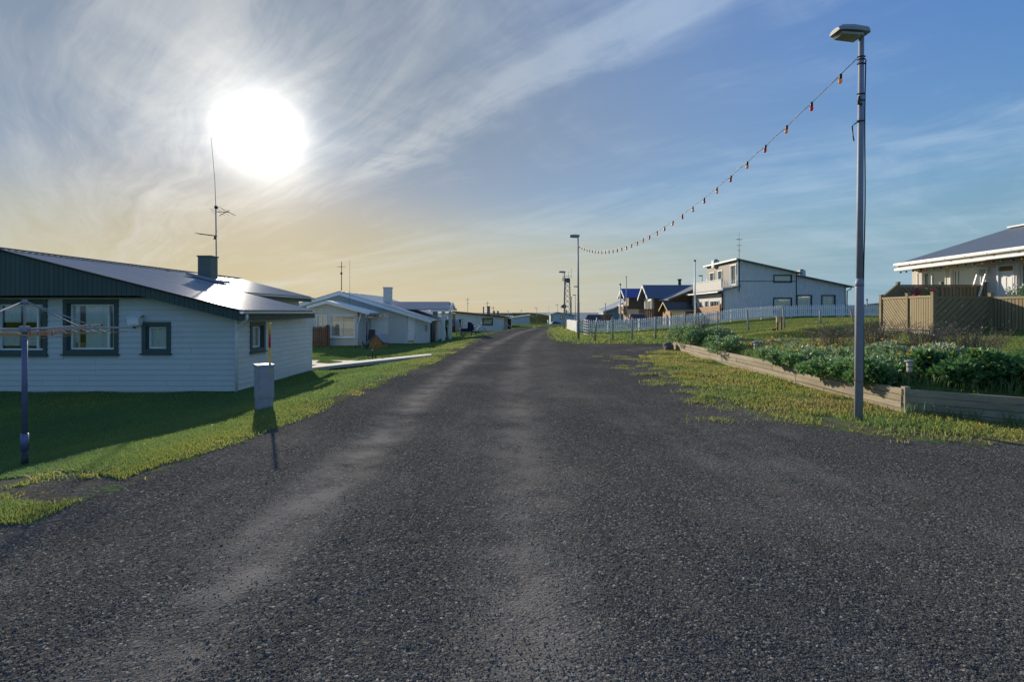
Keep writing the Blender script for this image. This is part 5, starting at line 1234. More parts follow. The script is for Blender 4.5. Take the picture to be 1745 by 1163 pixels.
c1, ro1 = chalet('brown timber chalet with slate-blue roof and pale barge boards', 16.6, 60, 64.7, 5.02, 3.36, 27, ROOFB, WOODD, mat('pale_gable_boards', (.42, .36, .27), .7, var=.12), .1, (1.75, 3.1), 2.5)
q = MB(); q.prism([(17.9, 57, .2), (26, 57, .2), (26, 57, 5.5), (22.6, 57, 5.05), (17.9, 57, 3.2)], (0, 3.8, 0)); q.build('wing_wall', WOODD, c1)
for k in range(12): MB().box(18.0, 18.0 + min(8, 1.2 + k * 1.0), 56.965, 56.998, .6 + k * .24, .6 + k * .24 + .225).build('cladding_board', WOODD, c1)
q = MB(); q.slab((17.2, 56.3, 3.12), (17.2, 62, 3.12), (22.6, 62, 5.25), (22.6, 56.3, 5.25), .12); q.build('wing_roof', ROOFM, c1)
q = MB(); q.prism([(17.15, 56.28, 3.14), (22.6, 56.28, 5.28), (22.6, 56.28, 5.03), (17.15, 56.28, 2.9)], (0, -.05, 0)); q.build('barge_board', WOODD, c1)
q = MB(); xx_ = xat(1158, 63); q.tube([(xx_, 63, 4.5), (xx_, 63, zat(478, 63))], .18, 10); q.tube([(xx_, 63, zat(478, 63)), (xx_, 63, zat(475.8, 63))], .26, 10); q.build('chimney', DARK, c1)
c2_, ro2 = chalet('tall brown chalet with bright blue roof behind the slate-roofed chalet', 16.1, 70.2, 74.5, 5.05, 3.75, 24, ROOFBB, WOODD, WOODB, .0, (3.1, 3.9), 1.3)
q = MB(); q.box(15.4, 16.1, 70.8, 73.9, 1.5, 2.6); q.build('balcony', WOODO, c2_); q = MB(); q.box(15.35, 15.42, 70.75, 73.95, 2.55, 2.75); q.build('balcony_rail', WHITE2, c2_)
q = MB(); q.box(16.0, 16.08, 71.0, 72.3, .4, 1.4); q.build('lower_window', GREYW, c2_); q = MB(); q.box(18.2, 18.7, 70.55, 70.68, 1.6, 3.4); q.build('window', GREYW, c2_)
# garden shed
YS = 54; xs0, xs1 = xat(1142, YS), xat(1183, YS); sh_ = thing('garden_shed', 'small orange-stained garden shed before the brown chalet', 'shed', (xs0, YS, .6))
q = MB(); q.prism([(xs0, YS, .3), (xs0, YS + 2.6, .3), (xs0, YS + 2.6, 1.95), (xs0, YS + 1.3, zat(517, YS + 1)), (xs0, YS, 1.95)], (xs1 - xs0, 0, 0)); q.build('wall', WOODO, sh_)
q = MB(); z_ = zat(514.8, YS + 1); q.slab((xs0 - .35, YS - .3, 1.88), (xs1, YS - .3, 1.88), (xs1, YS + 1.3, z_), (xs0 - .35, YS + 1.3, z_), .07); q.slab((xs0 - .35, YS + 1.3, z_), (xs1, YS + 1.3, z_), (xs1, YS + 2.9, 1.88), (xs0 - .35, YS + 2.9, 1.88), .07); r_ = q.build('roof', DARK, sh_)
q = MB(); q.box(xs0 - .36, xs1, YS - .34, YS - .31, 1.80, 1.90); q.prism([(xs0 - .37, YS - .3, 1.9), (xs0 - .37, YS + 1.3, z_ + .02), (xs0 - .37, YS + 1.3, z_ - .14), (xs0 - .37, YS - .3, 1.74)], (-.03, 0, 0)); q.prism([(xs0 - .37, YS + 2.9, 1.9), (xs0 - .37, YS + 1.3, z_ + .02), (xs0 - .37, YS + 1.3, z_ - .14), (xs0 - .37, YS + 2.9, 1.74)], (-.03, 0, 0)); q.build('barge_board', WOODY, r_)
sw_ = Wall((xs0, YS), (1, 0), (0, -1))
for a in (.15, .95, 1.75): sw_.window(sh_, a, a + .42, 1.05, 1.62, WOODO, WOODY, trim=.06, sill=False, rec=-.04, fr=.03)
# fences and cars behind the picket fence
q = thing('timber_fence', 'pale yellow boarded fence section behind the picket fence by the garden shed', 'fence', (xat(1156, 50), 50, .5)); a0, a1 = xat(1145, 50), xat(1167, 50)
for k in range(8): MB().box(a0 + (a1 - a0) * k / 8 + .01, a0 + (a1 - a0) * (k + 1) / 8 - .01, 50, 50.03, .4, zat(532, 50)).build('board', WOODY, q)
MB().box(a0 - .05, a1 + .05, 49.97, 50.06, zat(532, 50), zat(531, 50)).build('cap_rail', WOODY, q)
q = thing('timber_fence', 'orange-brown boarded fence sloping up to the two-storey house', 'fence', (19.3, 52, 1))
for k in range(7):
    z_ = .55 + k * .26; mb = MB(); top = lambda y: 1.98 + (57 - y) / 9.5 * .52; mb.prism([(19.3, 47.6, z_), (19.3, 57, z_ - .35), (19.3, 57, z_ - .35 + .24), (19.3, 47.6, z_ + .24)], (.03, 0, 0)); mb.build('board', WOODO, q)
for yy_ in (47.6, 50.7, 53.8, 57): MB().box(19.34, 19.44, yy_ - .05, yy_ + .05, .2, 2.5 - (yy_ - 47.6) * .04).build('post', WOODO, q)
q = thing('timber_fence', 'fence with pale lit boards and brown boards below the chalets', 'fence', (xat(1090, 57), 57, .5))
for (p0, p1, m_, t0) in ((1069, 1089, WOODY, 527.5), (1089, 1116, WOODB, 527)):  # sunlight on the left boards is put into their paler wood colour
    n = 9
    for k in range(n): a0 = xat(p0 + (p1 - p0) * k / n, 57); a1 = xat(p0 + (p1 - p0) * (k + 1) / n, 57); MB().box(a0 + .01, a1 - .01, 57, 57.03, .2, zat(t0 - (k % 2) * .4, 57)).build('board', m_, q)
q = thing('timber_fence', 'low rusty brown fence before the grey house', 'fence', (xat(1028, 72), 72, .3))
for k in range(10): a0 = xat(1014 + 2.9 * k, 72); a1 = xat(1014 + 2.9 * (k + 1), 72); MB().box(a0 + .01, a1 - .01, 72, 72.03, 0, zat(536.3, 72)).build('board', WOODB, q)
def car(label, x_, y_, ang, paint):
    t = thing('parked_car', label, 'car', (x_, y_, gz(x_, y_)), 'cars behind the picket fence'); t.rotation_euler = (0, 0, R(ang)); ORG[t.as_pointer()] = Vector((0, 0, 0))
    prof = [(-2.1, .35), (-2.15, .75), (-1.95, .92), (-1.3, .98), (-.75, 1.42), (.75, 1.46), (1.55, 1.36), (2.05, .95), (2.12, .6), (2.08, .35)]
    b = MB(); n = len(prof)
    for yy, sc in ((-.86, .97), (-.80, 1), (.80, 1), (.86, .97)):
        for a, z in prof: b.v.append((a * sc, yy * (1 if z < 1.0 else .82), z if abs(yy) < .85 else .35 + (z - .35) * .985))
    for j in range(3):
        for k in range(n): k2 = (k + 1) % n; b.f.append((j * n + k, j * n + k2, (j + 1) * n + k2, (j + 1) * n + k))
    b.f.append(tuple(range(n))); b.f.append(tuple(range(4 * n - 1, 3 * n - 1, -1))); b.build('body', paint, t)
    CG = mat('car_glass', (.03, .035, .04), .1, var=.05, spec=.6)
    for s in (-1, 1):
        g_ = MB(); g_.prism([(-1.05, s * .735, 1.02), (-.68, s * .70, 1.36), (.30, s * .70, 1.40), (.30, s * .735, 1.02)], (0, s * .03, 0)); g_.prism([(.38, s * .735, 1.02), (.38, s * .70, 1.40), (1.45, s * .70, 1.31), (1.72, s * .735, 1.02)], (0, s * .03, 0)); g_.build('side_window', CG, t)
    g_ = MB(); g_.prism([(-1.27, -.62, 1.01), (-1.27, .62, 1.01), (-.79, .56, 1.40), (-.79, -.56, 1.40)], (-.03, 0, .012)); g_.build('windscreen', CG, t)
    tm = MB(); tm.tube([(0, -.1, 0), (0, .1, 0)], .31, 16); tmm = tm.mesh('wheel', BLACK); hm = MB(); hm.tube([(0, -.11, 0), (0, .11, 0)], .19, 12); hmm = hm.mesh('rim', GALV)
    for a in (-1.35, 1.35):
        for s in (-.76, .76):
            o = inst('wheel', tmm, t, (a, s, .31)); r_o = bpy.data.objects.new('rim', hmm); col.objects.link(r_o); r_o.parent = o
    for s in (-.6, .6): MB().box(-2.13, -2.05, s - .15, s + .15, .62, .78).build('headlight', WHITE2, t)
yy_ = 51; car('maroon car showing its roof above the white pickets', xat(1086, yy_), yy_, 80, mat('maroon_car_paint', (.16, .02, .035), .25, var=.05, spec=.6))
yy_ = 56; car('dark car parked left before the rusty fence', xat(1014, yy_), yy_, 72, mat('dark_car_paint', (.03, .035, .045), .25, var=.05, spec=.6))

# ================================================================== two-storey house
YH = 48.0; XH = lambda px: xat(px, YH); ZH = lambda py: zat(py, YH); hb0 = .7
hh = thing('house', 'grey corrugated two-storey house with balcony and lower right wing', 'house', (24, 50, hb0))
wf = Wall((XH(1231), YH), (1, 0), (0, -1)); uh = lambda px: XH(px) - XH(1231)
wn = [(uh(1319), uh(1348), hb0 + .55, ZH(509)), (uh(1359), uh(1382), hb0 + .65, ZH(504.5)), (uh(1401), uh(1422), hb0 + .65, ZH(504.5))]
wup = (uh(1319.5), uh(1348), ZH(480.5), ZH(470))
q = MB(); wf.holed(q, uh(1231), uh(1441), hb0 - .2, ZH(490), wn)
P_ = lambda px, py: (XH(px), YH, ZH(py))
q.prism([P_(1231, 490), P_(1257, 490), P_(1257, 486.5), P_(1231, 495)], (0, .2, 0)) if False else None
wf.holed(q, uh(1257), uh(1357), ZH(490), ZH(468), [wup])
q.prism([P_(1257, 468), P_(1357, 468), P_(1357, 465), P_(1257, 443)], (0, .2, 0)); q.prism([P_(1357, 490), P_(1441, 490), P_(1441, 487), P_(1357, 470)], (0, .2, 0))
q.box(XH(1441) - .2, XH(1441), YH + .2, 57, hb0 - .2, ZH(489)); q.box(XH(1357), XH(1357) + .15, YH + .2, 57, ZH(475), ZH(466)); q.box(XH(1231) + .3, XH(1441), 56.8, 57, hb0 - .2, ZH(490)); q.box(XH(1257), XH(1357), 55.6, 55.8, ZH(490), ZH(466))
wfo = q.build('wall', GREYW, hh)
q = MB()         # proud ribs of the profiled sheet
k = 0; x_ = XH(1231) + .12
while x_ < XH(1441):
    zt_ = ZH(np.interp((x_ / YH) * F + F, [1231, 1256.9, 1257, 1357, 1357.1, 1441], [494, 487, 444, 466, 471, 488])) - .03
    segs = [(hb0 - .15, zt_)]
    for h_ in wn + [wup]:
        if h_[0] - .1 < x_ - XH(1231) < h_[1] + .1:
            segs = [s2 for s in segs for s2 in ((s[0], min(s[1], h_[2] - .1)), (max(s[0], h_[3] + .1), s[1])) if s2[1] - s2[0] > .05]
    for a, b in segs: q.prism([(x_ - .045, YH, a), (x_ - .02, YH - .025, a), (x_ + .02, YH - .025, a), (x_ + .045, YH, a)], (0, 0, b - a))
    x_ += .275
q.build('sheet_ribs', GREYW, hh)['kind'] = 'stuff'
for wi in wn: wf.window(hh, *wi, DARK, WHITE2, trim=.09, mull=((.82,) if wi is not wn[2] else (.18,)), sill=False, curtain=[(.02, .98, .05, .95, BLIND)])  # pale sheets behind this house's panes stand in for their reflection
wf.window(hh, *wup, DARK, WHITE2, trim=.09, sill=False, blind=(0, 1, BLIND))
q = MB(); wf.cell(q, uh(1257), uh(1357), ZH(479.9), ZH(479), .026, .04); q.build('cover_strip', DARK, hh)
q = MB(); wf.cell(q, uh(1257) - .05, uh(1257) + .05, ZH(490), ZH(443), .002, .04); q.build('corner_trim', WHITE2, hh); q = MB(); wf.cell(q, uh(1357) - .04, uh(1357) + .04, hb0, ZH(468), .027, .045); q.build('corner_trim', DARK, hh); q = MB(); wf.cell(q, uh(1441) - .06, uh(1441), hb0, ZH(488), .027, .045); q.build('corner_trim', DARK, hh); q = MB(); wf.cell(q, 0, .07, hb0, ZH(495), .027, .045); q.build('corner_trim', DARK, hh)
q = MB(); rp = [(1254, 441.0), (1364, 465.5), (1364, 467.3), (1254, 443.2)]; q.prism([(XH(a), YH - .4, ZH(b)) for a, b in rp], (0, 8.2, 0)); q.build('roof', ROOFD, hh)
q = MB(); q.prism([(XH(1254) - .02, YH - .42, ZH(441.0) + .02), (XH(1254) - .02, YH + 7.9, ZH(441.0) + .02), (XH(1254) - .02, YH + 7.9, ZH(443.4)), (XH(1254) - .02, YH - .42, ZH(443.4))], (-.12, 0, 0)); q.build('roof_edge', WHITE2, hh)
q = MB(); rp = [(1357, 468.6), (1451, 488.5), (1451, 490.2), (1357, 470.6)]; q.prism([(XH(a), YH - .4, ZH(b)) for a, b in rp], (0, 9.4, 0)); q.build('lower_roof', ROOFD, hh)
# balcony side facing the road
xs_ = XH(1257); wu = Wall((xs_, 55.6), (0, -1), (-1, 0)); 
wh = [(.9, 2.05, 4.95, 5.82), (3.05, 4.1, 4.95, 5.86), (6.1, 7.25, 4.35, 6.15)]
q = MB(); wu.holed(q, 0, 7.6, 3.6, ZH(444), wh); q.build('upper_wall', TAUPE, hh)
for a in wh: wu.window(hh, *a, WHITE2, WHITE2, trim=.08, sill=False, blind=(0, 1, BLIND))  # pale sheet colour supplies the reflection in these panes too
xl_ = XH(1231); wlw = Wall((xl_, 55.7), (0, -1), (-1, 0)); lhs = [(.5, 1.35, 1.4, 2.75), (1.6, 2.4, 1.4, 2.75), (3.4, 4.2, 1.3, 2.8), (4.8, 6.9, 1.5, 2.75)]
q = MB(); wlw.holed(q, 0, 7.7, hb0 - .2, 3.45, lhs); q.build('lower_wall', SCREEN, hh)
for a in lhs: wlw.window(hh, *a, WHITE2, WHITE2, trim=.05, mull=((.33, .66) if a[1] - a[0] > 1.5 else ()), sill=False, curtain=([(.3, 1, 0, 1, BLIND)] if a[1] - a[0] > 1.5 else None))
q = MB(); q.prism([(xl_ - .55, YH - .35, ZH(497.5)), (xs_ + .2, YH - .35, ZH(485.8)), (xs_ + .2, YH - .35, ZH(487.8)), (xl_ - .55, YH - .35, ZH(499))], (0, 8.4, 0)); q.build('porch_roof', ROOFD, hh); q = MB(); q.box(xl_ - .62, xl_ - .56, YH - .38, 56.2, ZH(499.2), ZH(496.6)); q.build('porch_fascia', WHITE2, hh)
q = MB(); n = 40
for k in range(n): a = YH + .2 + k * 7.5 / n; q.box(xl_ - .02, xl_ + .04, a + .01, a + 7.5 / n - .01, ZH(494), ZH(476.5))
q.box(xl_ + .04, xl_ + .07, YH + .2, YH + 7.7, ZH(494), ZH(476.5)); q.build('balcony_parapet', SCREEN, hh)['kind'] = 'stuff'
q = MB(); q.box(xl_ - .06, xl_ + .1, YH + .15, YH + 7.75, ZH(476.5), ZH(475.5)); q.build('balcony_cap', WHITE2, hh)
for k in range(9): MB().box(xl_ + .1 + k * .145, xl_ + .13 + k * .145, YH + .17, YH + .2, ZH(489), ZH(476.5)).build('baluster', WHITE2, hh)
for a, b, c_, t0, b0_, y_ in ((1216, 1226, 'chimney', 444, 456, 53), (1363, 1373, 'chimney', 461, 474, 50)):
    q = MB(); q.box(xat(a, y_), xat(b, y_), y_, y_ + .6, zat(b0_, y_), zat(t0, y_)); q.build('chimney', SCREEN if a > 1300 else GREYW, hh); q = MB(); q.box(xat(a, y_) + .12, xat(b, y_) - .12, y_ + .1, y_ + .5, zat(t0, y_), zat(t0 - 2, y_)); q.build('chimney_pot', DARK, hh)
q = MB(); q.tube([(XH(1447), YH - .3, ZH(490)), (XH(1447), YH - .25, ZH(493)), (XH(1442.5), YH - .1, ZH(496)), (XH(1442), YH - .06, hb0)], .05, 8); q.build('downpipe', DARK, hh, smooth=True)
q = MB(); q.box(XH(1441), XH(1448.5), YH + 3, YH + 8, hb0, zat(501, YH + 3)); q.build('annexe', GREYW, hh); q = MB(); q.box(XH(1440), XH(1450.5), YH + 2.7, YH + 8.2, zat(501, YH + 3), zat(499, YH + 3)); q.build('annexe_roof', ROOFD, hh)
xa_, ya_ = xat(1259.5, 50), 50; o = thing('roof_aerial', 'tall aerial with cross arms on the two-storey house ridge', 'antenna', (xa_, ya_, 6.5)); MB().tube([(xa_, ya_, 6.3), (xa_, ya_, zat(395, ya_))], [.035, .012], 6).build('mast', DARK, o)
q = MB()
for t0, l in ((418.5, .28), (427, .2)): q.tube([(xa_ - l, ya_, zat(t0, ya_)), (xa_ + l, ya_, zat(t0, ya_))], .015, 4); q.tube([(xa_, ya_ - l, zat(t0, ya_)), (xa_, ya_ + l, zat(t0, ya_))], .015, 4)
for k in range(5): q.tube([(xa_ - .22 + k * .11, ya_ - .3, zat(408 + k * .3, ya_)), (xa_ - .22 + k * .11, ya_ + .3, zat(408, ya_))], .012, 4)
q.tube([(xa_ - .25, ya_, zat(408, ya_)), (xa_ + .27, ya_, zat(408.5, ya_))], .02, 4); q.build('cross_arm', DARK, o)

# ================================================================== cream house with hip roof and timber deck at the right
gh = .95
rh = thing('house', 'cream bungalow with slate-grey hip roof and garland under its eave', 'house', (18, 17, gh))
ev = lambda py, px: None
E1, E0 = Vector((17.5, 23.3, 3.87)), Vector((16.75, 9.5, 3.87))     # eave line, far corner and near
wallx = 18.05; wr = Wall((wallx, 22.75), (0, -1), (-1, 0))
Yw = lambda px: wallx * F / (px - F); uw = lambda px: 22.75 - Yw(px)
z0w, z1w = 1.72, 3.42
hw_ = [(uw(1564), uw(1611), z0w, z1w), (uw(1620), uw(1671), z0w, z1w), (uw(1699), uw(1729), gh + .05, z1w - .02), (uw(1733), uw(1770), z0w, z1w)]
q = MB(); wr.holed(q, uw(1554), 13.5, gh - .4, 3.66, hw_); q.box(wallx, 25, 22.55, 22.75, gh - .4, 3.66); q.build('wall', CREAM, rh)
wr.window(rh, *hw_[0], WHITE2, WHITE2, trim=.0, mull=(.42,), blind=(0, 1, BLIND), rec=.14); wr.window(rh, *hw_[1], WHITE2, WHITE2, trim=.0, mull=(.12,), blind=(0, 1, BLIND), rec=.14); wr.window(rh, *hw_[3], WHITE2, WHITE2, trim=.0, blind=(.3, 1, BLIND), rec=.14)
q = MB(); a, b, c, d = hw_[2]; wr.cell(q, a + .06, b - .04, c, d - .28, -.10, -.04); dd = q.build('door', WHITE2, rh)
for (p, r_, s, t) in ((.14, .46, .1, .40), (.54, .86, .1, .40), (.14, .46, .46, .92), (.54, .86, .46, .92)):
    q = MB(); u_ = lambda f: a + .06 + (b - a - .1) * f; v_ = lambda f: c + (d - .28 - c) * f; wr.cell(q, u_(p), u_(r_), v_(s), v_(t), -.039, -.022); q.build('panel', WHITE2, dd)
q = MB(); wr.cell(q, a, a + .06, c, d, -.1, .02); wr.cell(q, b - .04, b, c, d, -.1, .02); wr.cell(q, a + .06, b - .04, d - .05, d, -.1, .02); wr.cell(q, a + .06, b - .04, d - .28, d - .23, -.1, .02); q.build('frame', WHITE2, dd); q = MB(); wr.cell(q, a + .06, b - .04, d - .23, d - .05, -.08, -.06); q.build('fanlight', WOODO, dd)
q = MB(); wr.cell(q, b - .16, b - .12, 1.98, 2.02, -.03, .05); q.build('handle', GALV, dd)
for s in (2.6, 1.5): q = MB(); wr.cell(q, b - .06, b - .03, s, s + .1, -.03, .03); q.build('hinge', GALV, dd)
# open tilted casement
y0_ = Yw(1671); q = MB(); 
for a_, b_ in (((wallx - .04, y0_ + .02, 3.35), (wallx - .50, y0_ + .05, 1.8)), ((wallx - .04, y0_ - .34, 3.35), (wallx - .50, y0_ - .31, 1.8)), ((wallx - .50, y0_ + .05, 1.8), (wallx - .50, y0_ - .31, 1.8)), ((wallx - .04, y0_ + .02, 3.35), (wallx - .04, y0_ - .34, 3.35))): q.bar(a_, b_, .05, .05)
oc = q.build('open_casement', WHITE2, rh); q = MB(); q.add([(wallx - .04, y0_ + .02, 3.33), (wallx - .5, y0_ + .05, 1.82), (wallx - .5, y0_ - .31, 1.82), (wallx - .04, y0_ - .34, 3.33)], [(0, 1, 2, 3)]); q.build('pane', GLASS, oc)
# hip roof
a_ = 2.65; zr2 = 3.87 + .455 * a_; C0 = E1 + Vector((a_, -a_, 0)); rdx = C0.x; 
q = MB(); r0 = Vector((rdx, C0.y, zr2)); r1 = Vector((rdx - .55, 6, zr2)); n0 = Vector((16.56, 6, 3.87)); fR = Vector((E1.x + 2 * a_, E1.y, 3.87)); nR = Vector((fR.x - .9, 6, 3.87))
q.add([E1, n0, r1, r0], [(0, 1, 2, 3)]); q.add([E1, r0, fR], [(0, 1, 2)]); q.add([fR, r0, r1, nR], [(0, 1, 2, 3)]); q.add([n0, nR, r1], [(0, 1, 2)])
rr_ = q.build('roof', ROOFD, rh)
q = MB(); q.bar(r0 + Vector((0, .1, .03)), r1 + Vector((0, 0, .03)), .18, .05); q.build('ridge_cap', WHITE2, rr_)
ux_ = (n0 - E1).normalized()
q = MB(); q.tube([E1 + Vector((-.06, .05, -.05)), n0 + Vector((-.06, 0, -.05))], .065, 10); gu = q.build('gutter', WHITE2, rr_, smooth=True)
for k in range(18): p = E1.lerp(n0, k / 18); q = MB(); q.box(p.x - .13, p.x + .02, p.y - .015, p.y + .015, 3.75, 3.84); q.build('gutter_bracket', WHITE2, gu)
q = MB(); q.prism([E1 + Vector((.0, 0, -.10)), n0 + Vector((.0, 0, -.10)), n0 + Vector((.0, 0, -.22)), E1 + Vector((.0, 0, -.22))], (.03, 0, 0)); q.prism([E1 + Vector((.0, 0, -.10)), fR + Vector((0, 0, -.10)), fR + Vector((0, 0, -.22)), E1 + Vector((0, 0, -.22))], (0, -.03, 0)); q.prism([E1 + Vector((.03, 0, -.23)), n0 + Vector((.03, 0, -.23)), n0 + Vector((1.6, 0, -.23)), E1 + Vector((.9, 0, -.23))], (0, 0, .012)); q.build('fascia', mat('grey_fascia', (.30, .30, .29), .6), rr_)
q = MB(); q.tube([E1 + Vector((-.02, .06, -.27)), n0 + Vector((-.02, 0, -.27))], .06, 8); q.build('lower_trim', WHITE2, rr_, smooth=True)
# eave garland
eg = thing('eave_garland', 'garland of red, green, blue and yellow bulbs under the cream house eave', 'garland', tuple(E1.lerp(n0, .4)))
gp = lambda y: E1.lerp(n0, (E1.y - y) / (E1.y - n0.y)) + Vector((.10, 0, -.36))
MB().tube([gp(y) for y in np.linspace(E1.y, 14, 40)], .008, 5).build('wire', BLACK, eg, smooth=True)
bs_ = MB(); bs_.ball((0, 0, -.075), (.042, .042, .052), 10, 6); bsm = {nm: None for nm in BULBS}
for nm in BULBS: m_ = bs_.mesh('bulb', BULBS[nm], smooth=True); bsm[nm] = m_
pxs = [1535, 1544.5, 1556, 1567.5, 1579, 1591, 1603.5, 1615.5, 1631, 1645, 1660, 1675.5, 1692, 1708, 1725.5, 1743]
for i, px_ in enumerate(pxs):
    f_ = (px_ - F) / F; tt = (E1.x + .1 - f_ * E1.y) / (f_ * (n0.y - E1.y) - (n0.x - E1.x)); p = E1.lerp(n0, tt) + Vector((.10, 0, -.36))
    s_o = inst('socket', som, eg, p + Vector((0, 0, .0)), (0, 0, 0), (1.1, 1.1, .6)); inst('bulb', bsm[['red', 'green', 'blue', 'yellow'][i % 4]], s_o, p)

# timber deck and its screens
dk_ = thing('deck', 'timber deck with skirting boards before the cream house', 'deck', (15, 17, gh))
dz_ = 1.06
for k in range(26):
    xx_ = 13.25 + k * .185
    ylo = 16.05 if xx_ < 14.9 else 10.0
    MB().box(xx_ + .006, xx_ + .179, ylo, 19.4 if xx_ > 14.8 else 18.6 + (xx_ - 13.4) * .55, dz_ - .03, dz_).build('plank', WOODP, dk_)
for (p, q_) in (((13.22, 15.98), (13.46, 18.6)), ((13.2, 15.98), (14.92, 15.98)), ((14.94, 15.96), (15.05, 10.0))):
    mb = MB(); mb.bar((*p, gh - .03), (*q_, gh - .03), .035, .24); mb.build('skirting', mat('bleached_plank', (.48, .45, .38), .85, var=.2, scale=4), dk_)
for k in range(3): MB().box(xat(1496 + 3.9 * k, 19), xat(1498.5 + 3.9 * k, 19), 18.7, 19.0, gh - .3, gh + .08 + .02 * k).build('step_post', WOODB, dk_)
def screen(parent, p, q_, zb, zt, kind, ztq=None, matl=WOODG, posts=(True, True), pitch=.15, label=None, capm=None):
    """framed screen panel from p to q_ with slats: 'v', 'd' rising, 'b' falling"""
    p = Vector((*p, 0)); q_ = Vector((*q_, 0)); L = (q_ - p).length; u = (q_ - p) / L; n = Vector((-u.y, u.x, 0)); ztq = zt if ztq is None else ztq
    zt_f = lambda s: zt + (ztq - zt) * s / L
    fr = MB(); fr.bar(p + Vector((0, 0, zt)), q_ + Vector((0, 0, ztq)), .06, .07); fr.bar(p + Vector((0, 0, zb)), q_ + Vector((0, 0, zb)), .06, .06)
    fr.bar(p + u * .02 + Vector((0, 0, zb)), p + u * .02 + Vector((0, 0, zt)), .04, .045); fr.bar(q_ - u * .02 + Vector((0, 0, zb)), q_ - u * .02 + Vector((0, 0, ztq)), .04, .045)
    pn = fr.build('panel', capm or matl, parent, label=label)
    bk = MB(); bk.prism([p + n * .024 + Vector((0, 0, zb + .03)), q_ + n * .024 + Vector((0, 0, zb + .03)), q_ + n * .024 + Vector((0, 0, ztq - .04)), p + n * .024 + Vector((0, 0, zt - .04))], n * .008); bk.build('backing', WOODD, pn)  # dark sheet added behind the slats, its colour gives the gaps their shade
    if kind == 'v':
        m = int(L / pitch)
        for k in range(m):
            s0 = k * L / m + .011; s1 = (k + 1) * L / m - .011; a = p + u * s0; b = p + u * s1
            mb = MB(); o_ = n * random.uniform(-.012, -.008); mb.prism([a + o_ + Vector((0, 0, zb + .03)), b + o_ + Vector((0, 0, zb + .03)), b + o_ + Vector((0, 0, zt_f(s1) - .04)), a + o_ + Vector((0, 0, zt_f(s0) - .04))], n * .018); mb.build('slat', matl, pn)
    else:
        sgn = 1 if kind == 'd' else -1; H = zt - zb; step = pitch * 1.0; s = -H
        lo, hi = zb + .03, zt - .04; h = hi - lo
        k = 0; s = -h + .02
        while s < L:
            pts = []
            def clipx(s_a, s_b):
                # slat band between lines x = s_a + t*h and x = s_b + t*h, t 0..1, clipped to 0..L
                poly = [(s_a, 0), (s_b, 0), (s_b + h, 1), (s_a + h, 1)]
                def cl(pl, f):
                    o = []
                    for i in range(len(pl)):
                        A, B = pl[i], pl[(i + 1) % len(pl)]; fa, fb = f(A), f(B)
                        if fa >= 0: o.append(A)
                        if fa * fb < 0: w_ = fa / (fa - fb); o.append((A[0] + (B[0] - A[0]) * w_, A[1] + (B[1] - A[1]) * w_))
                    return o
                return cl(cl(poly, lambda P: P[0]), lambda P: L - P[0])
            pl = clipx(s + .014, s + step * 1.25 - .014)
            if len(pl) >= 3:
                if sgn < 0: pl = [(L - a, t) for a, t in pl]
                o_ = n * random.uniform(-.012, -.008)
                mb = MB(); mb.prism([p + u * a + o_ + Vector((0, 0, lo + t * h)) for a, t in pl], n * .018); mb.build('slat', matl, pn)
            s += step * 1.25; k += 1
    for on, P, z_ in ((posts[0], p, zt), (posts[1], q_, ztq)):
        if on:
            c = MB(); c.box(P.x - .05, P.x + .05, P.y - .05, P.y + .05, zb - .15, z_ + .10); po_ = c.build('post', matl, parent); c = MB(); c.box(P.x - .06, P.x + .06, P.y - .06, P.y + .06, z_ + .101, z_ + .14); c.build('post_cap', matl, po_)
    return pn
ds = thing('deck_screen', 'low slatted timber screen around the front of the deck', 'screen', (13.3, 16, gh))
f0, f1, f2, f3 = (13.42, 18.6), (13.30, 17.2), (13.17, 16.0), (14.93, 15.96)
zt1_, zb1_ = 2.16, 1.12
screen(ds, f0, f1, zb1_, zt1_, 'b', posts=(True, True), pitch=.115); screen(ds, f1, f2, zb1_, zt1_, 'v', posts=(False, True), pitch=.105); screen(ds, f2, f3, zb1_, zt1_ - .04, 'd', posts=(False, True), pitch=.16, label='shaded panel with wide diagonal slats'); screen(ds, f3, (15.02, 13.4), zb1_, zt1_ - .06, 'v', posts=(False, True), pitch=.105); screen(ds, (15.02, 13.4), (15.08, 10.6), zb1_, zt1_ - .06, 'v', posts=(False, True), pitch=.12)
wsn = thing('wind_screen', 'taller slatted timber wind screen across the back of the deck', 'screen', (16, 19.5, gh))
screen(wsn, (14.7, 19.5), (16.35, 19.5), 1.15, 2.68, 'b', pitch=.15); screen(wsn, (16.35, 19.5), (17.98, 19.5), 1.15, 2.68, 'v', posts=(False, True), pitch=.13); screen(wsn, f0, (14.7, 19.5), 1.15, 2.16, 'v', ztq=2.72, posts=(False, False), pitch=.12)

